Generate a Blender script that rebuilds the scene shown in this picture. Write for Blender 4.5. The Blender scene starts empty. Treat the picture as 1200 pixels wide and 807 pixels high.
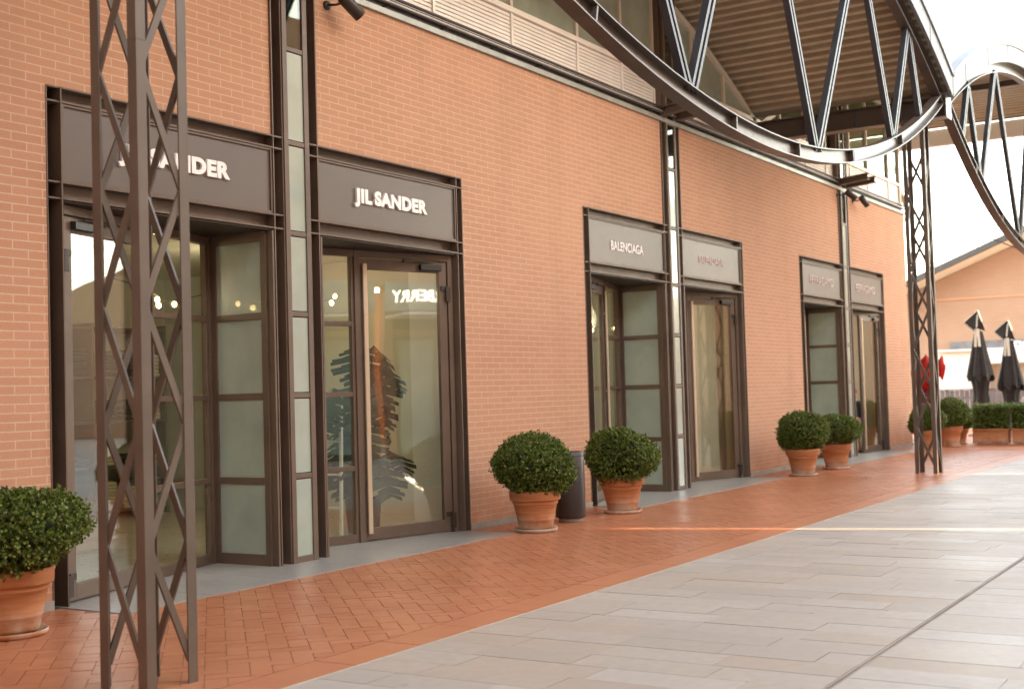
import bpy, bmesh, math, random
from mathutils import Vector, Matrix
random.seed(7)
SC = bpy.context.scene
COL = SC.collection
R = math.radians
S = 8.1444                     # spacing of the glazed strips
BAY = 15.99                    # spacing of the lattice columns
XC = -4.128; YC = -2.56        # near lattice column
YT = -2.99                     # plane of the lens trusses
XV = 3.95                      # middle of the first vault

# ------------------------------------------------------------------ materials
def new_mat(name):
    m = bpy.data.materials.new(name); m.use_nodes = True
    nt = m.node_tree; b = nt.nodes['Principled BSDF']
    return m, nt, b
def N(nt, t, **kw):
    n = nt.nodes.new(t)
    for k, v in kw.items():
        if k in n.inputs: n.inputs[k].default_value = v
        else: setattr(n, k, v)
    return n
def mixcol(nt, fac, a, b, mode='MIX'):
    n = nt.nodes.new('ShaderNodeMix'); n.data_type = 'RGBA'; n.blend_type = mode
    for s, v in ((0, fac), (6, a), (7, b)):
        if hasattr(v, 'is_linked'): nt.links.new(v, n.inputs[s])
        else: n.inputs[s].default_value = v if s == 0 else (*v, 1)
    return n.outputs[2]
def ramp(nt, src, p0, p1, c0=0.0, c1=1.0):
    n = nt.nodes.new('ShaderNodeMapRange')
    nt.links.new(src, n.inputs[0])
    for i, v in enumerate((p0, p1, c0, c1)): n.inputs[i+1].default_value = v
    return n.outputs[0]
def bump(nt, b, h, strength=.3, dist=.01):
    n = N(nt, 'ShaderNodeBump', Strength=strength, Distance=dist)
    nt.links.new(h, n.inputs['Height']); nt.links.new(n.outputs[0], b.inputs['Normal'])
def coord(nt, scale=(1,1,1), rot=(0,0,0)):
    t = nt.nodes.new('ShaderNodeTexCoord'); m = nt.nodes.new('ShaderNodeMapping')
    m.inputs['Scale'].default_value = scale; m.inputs['Rotation'].default_value = rot
    nt.links.new(t.outputs['Object'], m.inputs['Vector']); return m.outputs[0]
def noise(nt, vec, scale, detail=4, rough=.55):
    n = N(nt, 'ShaderNodeTexNoise', Scale=scale, Detail=detail, Roughness=rough)
    nt.links.new(vec, n.inputs['Vector']); return n.outputs['Fac']

def paint(name, c, rough=.45, metal=0.0, var=.12, spec=.5, coat=0.0, det=3):
    m, nt, b = new_mat(name)
    v = coord(nt)
    n1 = noise(nt, v, 2.2, det); n2 = noise(nt, v, 18, 2)
    d = tuple(x*(1-var) for x in c); l = tuple(min(1, x*(1+var)) for x in c)
    nt.links.new(mixcol(nt, ramp(nt, n1, .35, .65), d, l), b.inputs['Base Color'])
    nt.links.new(ramp(nt, n2, .3, .7, rough*.88, min(1, rough*1.12)), b.inputs['Roughness'])
    b.inputs['Metallic'].default_value = metal
    b.inputs['Specular IOR Level'].default_value = spec
    b.inputs['Coat Weight'].default_value = coat
    return m
def brick_mat(name, c1, c2, mortar, along='x'):
    m, nt, b = new_mat(name)
    t = nt.nodes.new('ShaderNodeTexCoord'); sp = nt.nodes.new('ShaderNodeSeparateXYZ'); cb = nt.nodes.new('ShaderNodeCombineXYZ')
    nt.links.new(t.outputs['Object'], sp.inputs[0])
    if along == 'xy':
        ad = N(nt, 'ShaderNodeMath', operation='ADD'); nt.links.new(sp.outputs[0], ad.inputs[0]); nt.links.new(sp.outputs[1], ad.inputs[1])
        nt.links.new(ad.outputs[0], cb.inputs[0])
    else: nt.links.new(sp.outputs[0], cb.inputs[0])
    nt.links.new(sp.outputs[2], cb.inputs[1])
    # slightly uneven courses
    nz = N(nt, 'ShaderNodeTexNoise', Scale=2.3, Detail=2.0); nt.links.new(cb.outputs[0], nz.inputs['Vector'])
    ms = N(nt, 'ShaderNodeVectorMath', operation='SCALE'); ms.inputs['Scale'].default_value = .006
    nt.links.new(nz.outputs['Color'], ms.inputs[0])
    av = N(nt, 'ShaderNodeVectorMath', operation='ADD'); nt.links.new(cb.outputs[0], av.inputs[0]); nt.links.new(ms.outputs[0], av.inputs[1])
    bt = N(nt, 'ShaderNodeTexBrick', Scale=1.0)
    for k, val in (('Color1', (*c1, 1)), ('Color2', (*c2, 1)), ('Mortar', (*mortar, 1)), ('Mortar Size', .0053), ('Mortar Smooth', .25), ('Brick Width', .26), ('Row Height', .0644), ('Bias', 0.0)):
        bt.inputs[k].default_value = val
    nt.links.new(av.outputs[0], bt.inputs['Vector'])
    n1 = noise(nt, cb.outputs[0], .45, 4); n2 = noise(nt, cb.outputs[0], 60, 4)
    c = mixcol(nt, ramp(nt, n1, .3, .7, 0, .35), bt.outputs['Color'], tuple(min(1, x*1.22+.015) for x in c1))
    c = mixcol(nt, ramp(nt, n2, .3, .75, .0, .22), c, (.24, .11, .06))
    n3 = noise(nt, coord(nt, (1.6, 1.6, .22)), 1.1, 5, .6)
    c = mixcol(nt, ramp(nt, n3, .50, .76, 0, .32), c, (.36, .20, .12))
    # rusty damp near the foot of the wall
    ft = N(nt, 'ShaderNodeMapRange'); nt.links.new(sp.outputs[2], ft.inputs[0])
    ft.inputs[1].default_value = .75; ft.inputs[2].default_value = 0; ft.inputs[3].default_value = 0; ft.inputs[4].default_value = .55
    mu = N(nt, 'ShaderNodeMath', operation='MULTIPLY'); nt.links.new(ft.outputs[0], mu.inputs[0]); nt.links.new(ramp(nt, noise(nt, cb.outputs[0], 2.2, 5), .35, .65), mu.inputs[1])
    c = mixcol(nt, mu.outputs[0], c, (.40, .14, .045))
    nt.links.new(c, b.inputs['Base Color'])
    b.inputs['Roughness'].default_value = .86
    sb = N(nt, 'ShaderNodeMath', operation='MULTIPLY_ADD'); nt.links.new(bt.outputs['Fac'], sb.inputs[0]); sb.inputs[1].default_value = -1; nt.links.new(n2, sb.inputs[2])
    bump(nt, b, sb.outputs[0], .35, .005)
    return m
def island_mat(name, cols, rough, bumpy=.15, stain=None, var2=.3, scale=30, spec=.5, spots=0):
    m, nt, b = new_mat(name)
    g = nt.nodes.new('ShaderNodeNewGeometry')
    r = nt.nodes.new('ShaderNodeValToRGB'); el = r.color_ramp.elements
    while len(el) < len(cols): el.new(.5)
    for i, c in enumerate(cols): el[i].position = i/(len(cols)-1); el[i].color = (*c, 1)
    nt.links.new(g.outputs['Random Per Island'], r.inputs[0])
    v = coord(nt)
    n2 = noise(nt, v, scale, 5); n1 = noise(nt, v, .7, 5, .65)
    c = mixcol(nt, ramp(nt, n2, .3, .7, 0, var2), r.outputs[0], tuple(x*.72 for x in cols[0]))
    if stain: c = mixcol(nt, ramp(nt, n1, .42, .7, 0, .55), c, stain)
    if spots:
        vo = N(nt, 'ShaderNodeTexVoronoi', Scale=2.6); nt.links.new(v, vo.inputs['Vector'])
        c = mixcol(nt, ramp(nt, vo.outputs['Distance'], .075, .045, 0, spots), c, (.13, .11, .095))
        n4 = noise(nt, v, .28, 4, .7); c = mixcol(nt, ramp(nt, n4, .5, .72, 0, .28), c, (.30, .25, .20))
    nt.links.new(c, b.inputs['Base Color'])
    nt.links.new(ramp(nt, n1, .3, .7, rough[0], rough[1]), b.inputs['Roughness'])
    b.inputs['Specular IOR Level'].default_value = spec
    bump(nt, b, n2, bumpy, .004)
    return m
def glass_mat(name, tint=(.93, .96, .93), f0=.085):
    m = bpy.data.materials.new(name); m.use_nodes = True; nt = m.node_tree
    nt.nodes.remove(nt.nodes['Principled BSDF']); out = nt.nodes['Material Output']
    g = nt.nodes.new('ShaderNodeNewGeometry')
    d = N(nt, 'ShaderNodeVectorMath', operation='DOT_PRODUCT'); nt.links.new(g.outputs['Incoming'], d.inputs[0]); nt.links.new(g.outputs['Normal'], d.inputs[1])
    a = N(nt, 'ShaderNodeMath', operation='ABSOLUTE'); nt.links.new(d.outputs['Value'], a.inputs[0])
    s = N(nt, 'ShaderNodeMath', operation='SUBTRACT'); s.inputs[0].default_value = 1; nt.links.new(a.outputs[0], s.inputs[1])
    p = N(nt, 'ShaderNodeMath', operation='POWER'); nt.links.new(s.outputs[0], p.inputs[0]); p.inputs[1].default_value = 5
    f = N(nt, 'ShaderNodeMath', operation='MULTIPLY_ADD'); nt.links.new(p.outputs[0], f.inputs[0]); f.inputs[1].default_value = 1-f0; f.inputs[2].default_value = f0
    t = nt.nodes.new('ShaderNodeBsdfTransparent'); t.inputs[0].default_value = (*tint, 1)
    gl = nt.nodes.new('ShaderNodeBsdfGlossy'); gl.inputs['Roughness'].default_value = .0; gl.inputs['Color'].default_value = (.96, .97, .95, 1)
    n = noise(nt, coord(nt), .9, 1)
    bp = N(nt, 'ShaderNodeBump', Strength=.06, Distance=.05); nt.links.new(n, bp.inputs['Height']); nt.links.new(bp.outputs[0], gl.inputs['Normal'])
    mx = nt.nodes.new('ShaderNodeMixShader'); nt.links.new(f.outputs[0], mx.inputs[0]); nt.links.new(t.outputs[0], mx.inputs[1]); nt.links.new(gl.outputs[0], mx.inputs[2])
    nt.links.new(mx.outputs[0], out.inputs['Surface'])
    return m
def foliage_mat(name, cols):
    m, nt, b = new_mat(name)
    g = nt.nodes.new('ShaderNodeNewGeometry')
    r = nt.nodes.new('ShaderNodeValToRGB'); el = r.color_ramp.elements
    while len(el) < len(cols): el.new(.5)
    for i, c in enumerate(cols): el[i].position = i/(len(cols)-1); el[i].color = (*c, 1)
    nt.links.new(g.outputs['Random Per Island'], r.inputs[0])
    nt.links.new(r.outputs[0], b.inputs['Base Color']); b.inputs['Roughness'].default_value = .5
    b.inputs['Subsurface Weight'].default_value = 0
    tr = nt.nodes.new('ShaderNodeBsdfTranslucent'); nt.links.new(r.outputs[0], tr.inputs[0])
    mx = nt.nodes.new('ShaderNodeMixShader'); mx.inputs[0].default_value = .25
    nt.links.new(b.outputs[0], mx.inputs[1]); nt.links.new(tr.outputs[0], mx.inputs[2])
    nt.links.new(mx.outputs[0], nt.nodes['Material Output'].inputs['Surface'])
    return m

M = {}
M['brick'] = brick_mat('brick', (.52, .268, .160), (.468, .234, .136), (.60, .455, .34))
M['brick_xy'] = brick_mat('brick_far', (.52, .268, .160), (.468, .234, .136), (.60, .455, .34), 'xy')
M['brick_far'] = brick_mat('brick_pale', (.36, .23, .16), (.325, .20, .135), (.40, .30, .23), 'xy')
M['bronze'] = paint('bronze_paint', (.125, .083, .058), .46, .0, .12)
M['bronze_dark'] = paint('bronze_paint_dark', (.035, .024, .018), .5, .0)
M['steel'] = paint('truss_steel', (.092, .068, .055), .33, .1, .15)
M['strut'] = paint('strut_paint', (.034, .034, .039), .38, .0, .2)
M['lattice'] = paint('lattice_steel', (.115, .084, .062), .42, .0, .15)
M['handle'] = paint('handle_bronze', (.58, .45, .32), .35, .3, .03)
M['sign'] = paint('sign_panel', (.115, .090, .076), .40, .0, .05, .55)
M['white'] = paint('white_paint', (.80, .78, .74), .55, 0, .03)
m_, nt_, b_ = new_mat('lit_letter'); b_.inputs['Emission Color'].default_value = (1,.95,.85,1); b_.inputs['Emission Strength'].default_value = 1.1; M['lit_letter'] = m_
m_, nt_, b_ = new_mat('bulb'); b_.inputs['Emission Color'].default_value = (1,.74,.36,1); b_.inputs['Emission Strength'].default_value = 2.2; M['bulb'] = m_
M['letter_pale'] = paint('letter_pale', (.60, .48, .45), .6, 0, .02)
M['letter'] = paint('letter_white', (.86, .82, .78), .5, 0, .02)
M['cream'] = paint('cream_metal', (.66, .59, .49), .5, 0, .05)
M['soffit'] = paint('soffit_boards', (.70, .66, .56), .6, 0, .05)
M['louvre'] = paint('louvre_metal', (.84, .79, .73), .45, .1, .05)
M['verge'] = paint('verge_zinc', (.165, .172, .180), .5, 0, .08)
M['flashing'] = paint('flashing_zinc', (.34, .35, .32), .45, .4, .15)
M['deck'] = paint('corrugated_deck', (.50, .43, .32), .5, .15, .08)
M['roof_white'] = paint('roof_sheet', (.36, .37, .38), .5, 0, .06)
M['pipe'] = paint('dark_pipe', (.05, .042, .04), .4, .2)
M['pipe_light'] = paint('light_pipe', (.62, .58, .55), .4, .3)
M['concrete'] = paint('concrete', (.33, .30, .26), .8, 0, .2)
M['wall_int'] = paint('interior_plaster', (.56, .55, .47), .8, 0, .04)
M['floor_int'] = paint('interior_floor', (.42, .36, .28), .3, 0, .12)
M['frost'] = paint('frosted_film', (.33, .395, .335), .2, 0, .08, .5, .8)
M['obscured'] = paint('obscured_glass', (.30, .345, .275), .16, 0, .10, .5, .4)
M['glass'] = glass_mat('clear_glass')
M['glass_green'] = glass_mat('clerestory_glass', (.62, .70, .58), .07)
M['black'] = paint('black_plastic', (.02, .02, .02), .4)
M['bin'] = paint('bin_metal', (.055, .052, .055), .38, .3, .1)
M['umbrella'] = paint('umbrella_cloth', (.030, .028, .027), .9, 0, .25)
M['umbrella_cream'] = paint('umbrella_lining', (.62, .58, .48), .9, 0, .08)
M['kiosk'] = paint('kiosk_panel', (.84, .82, .76), .5, 0, .03)
M['fence'] = paint('grey_boards', (.16, .16, .17), .7, 0, .25)
M['leaf_dark'] = foliage_mat('monstera_leaf', [(.008, .02, .007), (.016, .04, .012)])
M['box'] = foliage_mat('boxwood_leaf', [(.024, .047, .008), (.066, .115, .014), (.12, .185, .024), (.22, .29, .05), (.13, .12, .04)])
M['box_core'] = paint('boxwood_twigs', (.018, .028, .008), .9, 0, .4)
M['soil'] = paint('soil', (.03, .02, .013), .95, 0, .4)
M['red'] = paint('red_petals', (.62, .018, .012), .4, 0, .25)
M['red_dark'] = paint('dark_red_petals', (.16, .008, .012), .5, 0, .25)
M['skin'] = paint('skin', (.52, .30, .21), .55, 0, .04)
M['navy'] = paint('dark_jacket_cloth', (.018, .018, .024), .85, 0, .2)
M['trousers'] = paint('beige_trousers', (.42, .31, .20), .85, 0, .1)
M['shoe'] = paint('brown_shoe', (.06, .035, .02), .5)
M['shirt'] = paint('white_shirt', (.76, .76, .77), .8, 0, .05)
M['blue'] = paint('blue_denim', (.05, .08, .17), .85, 0, .2)
M['hair'] = paint('brown_hair', (.06, .035, .02), .6, 0, .3)
M['paver'] = island_mat('terracotta_pavers', [(.43, .155, .076), (.48, .180, .090), (.52, .205, .106), (.45, .164, .080)], (.26, .44), .12, (.38, .145, .078), .3, 25)
M['band'] = island_mat('terracotta_band', [(.46, .170, .085), (.50, .192, .098), (.47, .178, .090)], (.28, .44), .1, (.42, .155, .08), .25, 25)
M['plank'] = island_mat('stone_planks', [(.37, .315, .265), (.44, .38, .325), (.41, .335, .265), (.47, .42, .37), (.385, .30, .23)], (.38, .55), .1, (.33, .29, .25), .35, 14, .5, .3)
M['joint'] = paint('paving_joint', (.27, .225, .18), .9, 0, .2)
M['joint_red'] = paint('terracotta_joint', (.33, .17, .105), .9, 0, .2)
M['apron'] = paint('grey_threshold_stone', (.30, .285, .265), .34, 0, .05, .5, 0, 1)
M['edge'] = paint('edge_stone', (.46, .39, .31), .7, 0, .08)
M['drain'] = paint('drain_metal', (.28, .23, .185), .65, .1)
M['cloth_a'] = paint('garment_blue', (.16, .22, .27), .9, 0, .2)
M['cloth_b'] = paint('garment_cream', (.62, .56, .46), .9, 0, .1)
M['cloth_c'] = paint('garment_black', (.03, .03, .03), .9, 0, .2)

def terracotta():
    m, nt, b = new_mat('terracotta_pot')
    v = coord(nt, (1, 1, 1)); st = coord(nt, (1, 1, 9))
    n1 = noise(nt, v, 6, 5); n2 = noise(nt, st, 3, 5)
    c = mixcol(nt, ramp(nt, n2, .35, .65), (.40, .155, .062), (.53, .235, .108))
    t = nt.nodes.new('ShaderNodeTexCoord'); sp = nt.nodes.new('ShaderNodeSeparateXYZ'); nt.links.new(t.outputs['Object'], sp.inputs[0])
    low = ramp(nt, sp.outputs[2], .20, .03, 0, .8)
    mu = N(nt, 'ShaderNodeMath', operation='MULTIPLY'); nt.links.new(low, mu.inputs[0]); nt.links.new(ramp(nt, n1, .38, .62), mu.inputs[1])
    c = mixcol(nt, mu.outputs[0], c, (.62, .50, .40))
    nt.links.new(c, b.inputs['Base Color']); b.inputs['Roughness'].default_value = .75
    bump(nt, b, n1, .2, .004); return m
M['pot'] = terracotta()

# ------------------------------------------------------------------ mesh helpers
class MB:
    def __init__(s): s.v = []; s.f = []; s.sm = []
    def add(s, vs, fs, smooth=False):
        o = len(s.v); s.v += [tuple(v) for v in vs]
        s.f += [tuple(i+o for i in f) for f in fs]; s.sm += [smooth]*len(fs); return s
    def box(s, x0, x1, y0, y1, z0, z1):
        return s.add([(x0,y0,z0),(x1,y0,z0),(x1,y1,z0),(x0,y1,z0),(x0,y0,z1),(x1,y0,z1),(x1,y1,z1),(x0,y1,z1)],
                     [(0,3,2,1),(4,5,6,7),(0,1,5,4),(1,2,6,5),(2,3,7,6),(3,0,4,7)])
    def bar(s, a, b, w, h, up=(0,0,1)):
        a = Vector(a); b = Vector(b); d = (b-a).normalized(); sd = d.cross(Vector(up))
        if sd.length < 1e-4: sd = d.cross(Vector((0,1,0)))
        sd.normalize(); u = sd.cross(d)
        vs = [p + sd*i*w/2 + u*j*h/2 for p in (a, b) for i, j in ((-1,-1),(1,-1),(1,1),(-1,1))]
        return s.add(vs, [(0,1,2,3),(7,6,5,4),(0,4,5,1),(1,5,6,2),(2,6,7,3),(3,7,4,0)])
    def tube(s, pts, r, n=10, caps=True):
        pts = [Vector(p) for p in pts]; vs = []; m = len(pts); rr = r if isinstance(r, (list, tuple)) else [r]*m
        for i, p in enumerate(pts):
            d = (pts[min(i+1, m-1)]-pts[max(i-1, 0)]).normalized()
            a = d.cross(Vector((0,0,1)));
            if a.length < 1e-3: a = Vector((1,0,0))
            a.normalize(); b = a.cross(d)
            vs += [p + (a*math.cos(t)+b*math.sin(t))*rr[i] for t in (2*math.pi*k/n for k in range(n))]
        fs = [(i*n+k, i*n+(k+1)%n, (i+1)*n+(k+1)%n, (i+1)*n+k) for i in range(m-1) for k in range(n)]
        s.add(vs, fs, True)
        if caps: o = len(s.v)-len(vs); s.f += [tuple(o+k for k in range(n)), tuple(o+(m-1)*n+k for k in range(n))]; s.sm += [False]*2
        return s
    def lathe(s, prof, n=40, c=(0,0,0)):
        vs = [(c[0]+r*math.cos(2*math.pi*k/n), c[1]+r*math.sin(2*math.pi*k/n), c[2]+z) for r, z in prof for k in range(n)]
        fs = [(i*n+k, i*n+(k+1)%n, (i+1)*n+(k+1)%n, (i+1)*n+k) for i in range(len(prof)-1) for k in range(n)]
        s.add(vs, fs, True)
        return s
    def sweep(s, secs):
        """secs: list of closed cross sections (same count)"""
        n = len(secs[0]); o = len(s.v); s.v += [tuple(p) for q in secs for p in q]
        for i in range(len(secs)-1):
            for k in range(n):
                s.f.append((o+i*n+k, o+i*n+(k+1)%n, o+(i+1)*n+(k+1)%n, o+(i+1)*n+k)); s.sm.append(False)
        s.f += [tuple(o+k for k in range(n)), tuple(o+(len(secs)-1)*n+k for k in range(n))]; s.sm += [False]*2
        return s
    def xf(s, fn, start=0): s.v[start:] = [tuple(fn(Vector(v))) for v in s.v[start:]]; return s
    def build(s, name, mat, parent=None, bevel=0, recalc=True):
        me = bpy.data.meshes.new(name); me.from_pydata(s.v, [], s.f)
        me.polygons.foreach_set('use_smooth', s.sm)
        if recalc:
            bm = bmesh.new(); bm.from_mesh(me); bmesh.ops.recalc_face_normals(bm, faces=bm.faces); bm.to_mesh(me); bm.free()
        me.materials.append(M[mat] if isinstance(mat, str) else mat)
        o = bpy.data.objects.new(name, me); COL.objects.link(o)
        if parent: o.parent = parent
        if bevel:
            b = o.modifiers.new('bevel', 'BEVEL'); b.width = bevel; b.segments = 2; b.limit_method = 'ANGLE'; b.angle_limit = R(40)
        return o
def tag(o, label=None, cat=None, group=None, kind=None):
    for k, v in (('label', label), ('category', cat), ('group', group), ('kind', kind)):
        if v: o[k] = v
    return o
def empty(name, loc=(0,0,0), label=None, cat=None, group=None, rz=0):
    o = bpy.data.objects.new(name, None); o.empty_display_size = .2; COL.objects.link(o)
    o.location = loc; o.rotation_euler.z = rz
    return tag(o, label, cat, group)
def kids(o): return [c for c in bpy.data.objects if c.parent == o]
def copy_tree(o, parent=None, skip=()):
    c = o.copy(); COL.objects.link(c); c.parent = parent
    for ch in kids(o):
        if ch.name.split('.')[0] not in skip: copy_tree(ch, c)
    return c
def text_obj(name, body, x0, x1, y, z0, z1, mat, parent=None, bold=.03, depth=.02, xform=None):
    cu = bpy.data.curves.new(name, 'FONT'); cu.body = body; cu.size = 1; cu.offset = bold; cu.extrude = .5; cu.space_character = 1.0 + bold*1.5
    cu.resolution_u = 6; cu.space_word = .62
    ob = bpy.data.objects.new(name, cu); COL.objects.link(ob)
    dg = bpy.context.evaluated_depsgraph_get(); me = bpy.data.meshes.new_from_object(ob.evaluated_get(dg))
    bpy.data.objects.remove(ob)
    xs = [v.co.x for v in me.vertices]; ys = [v.co.y for v in me.vertices]
    ax, bx, ay, by = min(xs), max(xs), min(ys), max(ys)
    for v in me.vertices:
        u = (v.co.x-ax)/(bx-ax); w = (v.co.y-ay)/(by-ay)
        p = Vector((x0+(x1-x0)*u, y - depth*(v.co.z+.5), z0+(z1-z0)*w))
        v.co = xform(p) if xform else p
    bm = bmesh.new(); bm.from_mesh(me); bmesh.ops.recalc_face_normals(bm, faces=bm.faces); bm.to_mesh(me); bm.free()
    me.materials.clear(); me.materials.append(M[mat])
    o = bpy.data.objects.new(name, me); COL.objects.link(o)
    if parent: o.parent = parent
    return o

# ------------------------------------------------------------------ ground
g = MB(); g.box(-160, 300, -160, 160, -.30, -.02); tag(g.build('ground', 'joint'), kind='structure')
g = MB(); g.box(-12, 42, -3.265, .02, -.015, -.006); tag(g.build('walkway_bed', 'joint_red'), kind='structure')
APR = [(k*S-2.62, k*S+2.62) for k in (0, 1, 2)]
def in_apron(x, y): return y > -.66 and any(a < x < b for a, b in APR)
# 45 degree herringbone of terracotta pavers, every paver a slightly raised brick
hb = MB(); L, W, j = .240, .120, .0026
c45 = math.sqrt(.5)
rnd = random.Random(3)
def paver(px, py, horiz):
    w, h = (L, W) if horiz else (W, L)
    q = [(px+j, py+j), (px+w-j, py+j), (px+w-j, py+h-j), (px+j, py+h-j)]
    q = [((x-y)*c45-4, (x+y)*c45-1.8) for x, y in q]
    cx = sum(p[0] for p in q)/4; cy = sum(p[1] for p in q)/4
    if not (-7.5 < cx < 24 and -3.2 < cy < .25): return
    lim = [(-2.955, 1), (-.668 if any(a < cx < b for a, b in APR) else -.004, -1)]
    for y0, sg in lim:                       # cut at the border band, the wall and the thresholds
        out = []
        for i in range(len(q)):
            p0, p1 = q[i], q[(i+1) % len(q)]; d0, d1 = sg*(p0[1]-y0), sg*(p1[1]-y0)
            if d0 >= 0: out.append(p0)
            if d0*d1 < 0: t = d0/(d0-d1); out.append((p0[0]+(p1[0]-p0[0])*t, p0[1]+(p1[1]-p0[1])*t))
        q = out
        if len(q) < 3: return
    z = rnd.uniform(-.0007, .0007); tx = rnd.uniform(-.0012, .0012); ty = rnd.uniform(-.0012, .0012)
    vs = [(x, y, -.0135) for x, y in q] + [(x, y, z+(x-cx)*tx*6+(y-cy)*ty*6) for x, y in q]
    k = len(q); hb.add(vs, [tuple(range(k, 2*k))] + [(i, (i+1) % k, k+(i+1) % k, k+i) for i in range(k)])
for k in range(-170, 210):
    for i in range(-90, 110):
        # lattice generated by (W,W) and (2W,-2W)
        ox = (k + 2*i)*W; oy = (k - 2*i)*W
        cx = (ox-oy)*c45-4; cy = (ox+oy)*c45-1.8
        if not (-8 < cx < 24.6 and -3.6 < cy < .6): continue
        paver(ox, oy, True); paver(ox-W, oy, False)
tag(hb.build('terracotta_walkway', 'paver', recalc=False), kind='structure')
es = MB(); es.box(-7.5, 44, -3.2715, -3.2575, -.013, .0016); tag(es.build('edge_strip', 'edge'), kind='structure')
bd = MB(); x = -7.5; rnd = random.Random(5)
while x < 26:
    w = .60
    for y0, y1 in ((-3.256, -2.965),):
        bd.box(x+.003, x+w-.003, y0, y1, -.014, rnd.uniform(-.0005, .0008))
    x += w
tag(bd.build('terracotta_border', 'band'), kind='structure')
far = MB(); far.box(24, 44, -3.262, 6, -.013, -.003); tag(far.build('far_walkway', 'band'), kind='structure')
# grey stone planks, long side away from the wall
pk = MB(); rnd = random.Random(11); x = -8.4; row = 0
while x < 44:
    y = -3.27 - rnd.choice((.0, .18, .36, .52)); first = True
    yend = -16.6
    top = -3.27
    yy = top
    while yy > yend:
        ln = rnd.choice((.55, .62, .70, .78)) if not first else rnd.uniform(.25, .75)
        first = False
        y1 = max(yy-ln, yend)
        if yy > -5.70 > y1 - .12: y1 = -5.68
        if yy - y1 > .03:
            z = rnd.uniform(-.0012, .0012)
            pk.box(x+.0016, x+.2784, y1+.0016, yy-.0016, -.015, z+rnd.uniform(-.0005,.0005))
        yy = y1
        if abs(yy+5.68) < .001: yy = -5.72
    x += .28
tag(pk.build('plaza_paving', 'plank'), kind='structure')
dr = MB(); dr.box(-8.4, 44, -5.7195, -5.7065, -.016, -.001); dr.box(-8.4, 44, -5.6985, -5.6805, -.016, -.001); dr.box(-8.4, 44, -5.7065, -5.6985, -.018, -.010)
for i in range(105): dr.box(-8.4+i*.5, -8.4+i*.5+.008, -5.7064, -5.6986, -.0098, -.0012)
tag(dr.build('drain_channel', 'drain'), kind='structure')
ap = MB()
for k, (a, b) in enumerate(APR):
    n = 6
    for i in range(n): ap.box(a+(b-a)*i/n+.0015, a+(b-a)*(i+1)/n-.0015, -.665, .80, -.014, .002)
tag(ap.build('stone_threshold', 'apron', bevel=.002), kind='structure')

# ------------------------------------------------------------------ the shop building
bld = empty('outlet_building', (0,0,0), 'long terracotta brick outlet building with bronze framed shop entrances, louvres and arched clerestory', 'building')
HT = 3.80; WT = 5.28; XW0, XW1 = -13.0, 20.9
strips = [0, S, 2*S]
w = MB()
edges = [XW0]
for xs in strips: edges += [xs-2.70, xs+2.70]
edges.append(XW1)
for i in range(0, len(edges), 2): w.box(edges[i], edges[i+1], 0, .34, 0, WT)
for xs in strips:
    w.box(xs-2.70, xs-.306, 0, .34, HT, WT); w.box(xs+.306, xs+2.70, 0, .34, HT, WT)
w.box(XW1-.34, XW1, .34, 9, 0, WT)
w.build('brick_wall', 'brick_xy', bld)
for i in range(0, len(edges), 2): pl = MB(); pl.box(edges[i]+.0, edges[i+1], -.018, .002, -.01, .065); pl.build('plinth', 'concrete', bld)
fl = MB(); fl.box(XW0, XW1+.03, -.035, .30, WT+.002, WT+.065); fl.build('flashing', 'flashing', bld, bevel=.004)
for dz, yy, r, m_ in ((5.40, -.045, .016, 'pipe'), (5.432, -.02, .014, 'pipe_light'), (5.47, -.05, .018, 'pipe')):
    p_ = MB(); p_.tube([(XW0, yy, dz), (XW1-.1, yy, dz)], r, 8); p_.build('pipe', m_, bld)
tr = MB(); tr.box(XW0, XW1, .03, .058, 5.352, 5.488)
for i in range(28): tr.box(XW0+.4+i, XW0+.42+i, -.085, .03, 5.37, 5.378)
tr.build('pipe_bracket', 'bronze_dark', bld)
# louvre band, sill and clerestory
mull = [XV + d for d in (-8.0, -6.5, -5.25, -4.25, -2.85, -1.6, 0, 1.6, 2.85, 5.25, 6.5, 8.0)]
def arch_z(x, bay=0): return -10.55 + math.sqrt(18.4**2 - (x-(XV+bay*BAY))**2)
def arch_of(x):
    bay = 0 if x < XV+BAY/2 else 1
    return arch_z(x, bay)
ybk = .06
def louvre(x0, x1):
    m = MB(); m.box(x0, x1, ybk+.03, ybk+.06, 5.49, 5.93); n = 9
    for i in range(n):
        z = 5.50 + i*.047
        m.add([(x0,ybk+.03,z+.046),(x0,ybk+.03,z+.002),(x0,ybk+.006,z+.002),(x0,ybk+.012,z+.039), (x1,ybk+.03,z+.046),(x1,ybk+.03,z+.002),(x1,ybk+.006,z+.002),(x1,ybk+.012,z+.039)],
              [(0,1,2,3),(7,6,5,4),(0,4,5,1),(1,5,6,2),(2,6,7,3),(3,7,4,0)])
    m.build('louvre_panel', 'louvre', bld)
posts = []
for b in (0, 1):
    for d in (-8.0, -6.9, -5.6, -4.39, -3.75, -2.85, -1.6, 0, 1.6, 2.85, 3.87, 4.52, 5.25, 6.5, 8.0):
        xx = XV + b*BAY + d
        if XW0 < xx < XW1+.01: posts.append(xx)
posts = sorted(set(round(p, 3) for p in posts)); posts = [p for p in posts if p < 20.5] + [XW1-.03]
posts = [XW0] + [p for p in posts if p-XW0 > .5]
for a, b in zip(posts[:-1], posts[1:]):
    mid = (a+b)/2
    if abs(mid-XV) > 7.999 and abs(mid-XV-BAY) > 7.999 and mid < XV: pass
    if b-a > .12: louvre(a+.02, b-.02)
for p in posts: pm = MB(); pm.box(p-.022, p+.022, ybk-.012, ybk+.07, 5.49, 5.925); pm.build('louvre_post', 'louvre', bld)
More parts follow.
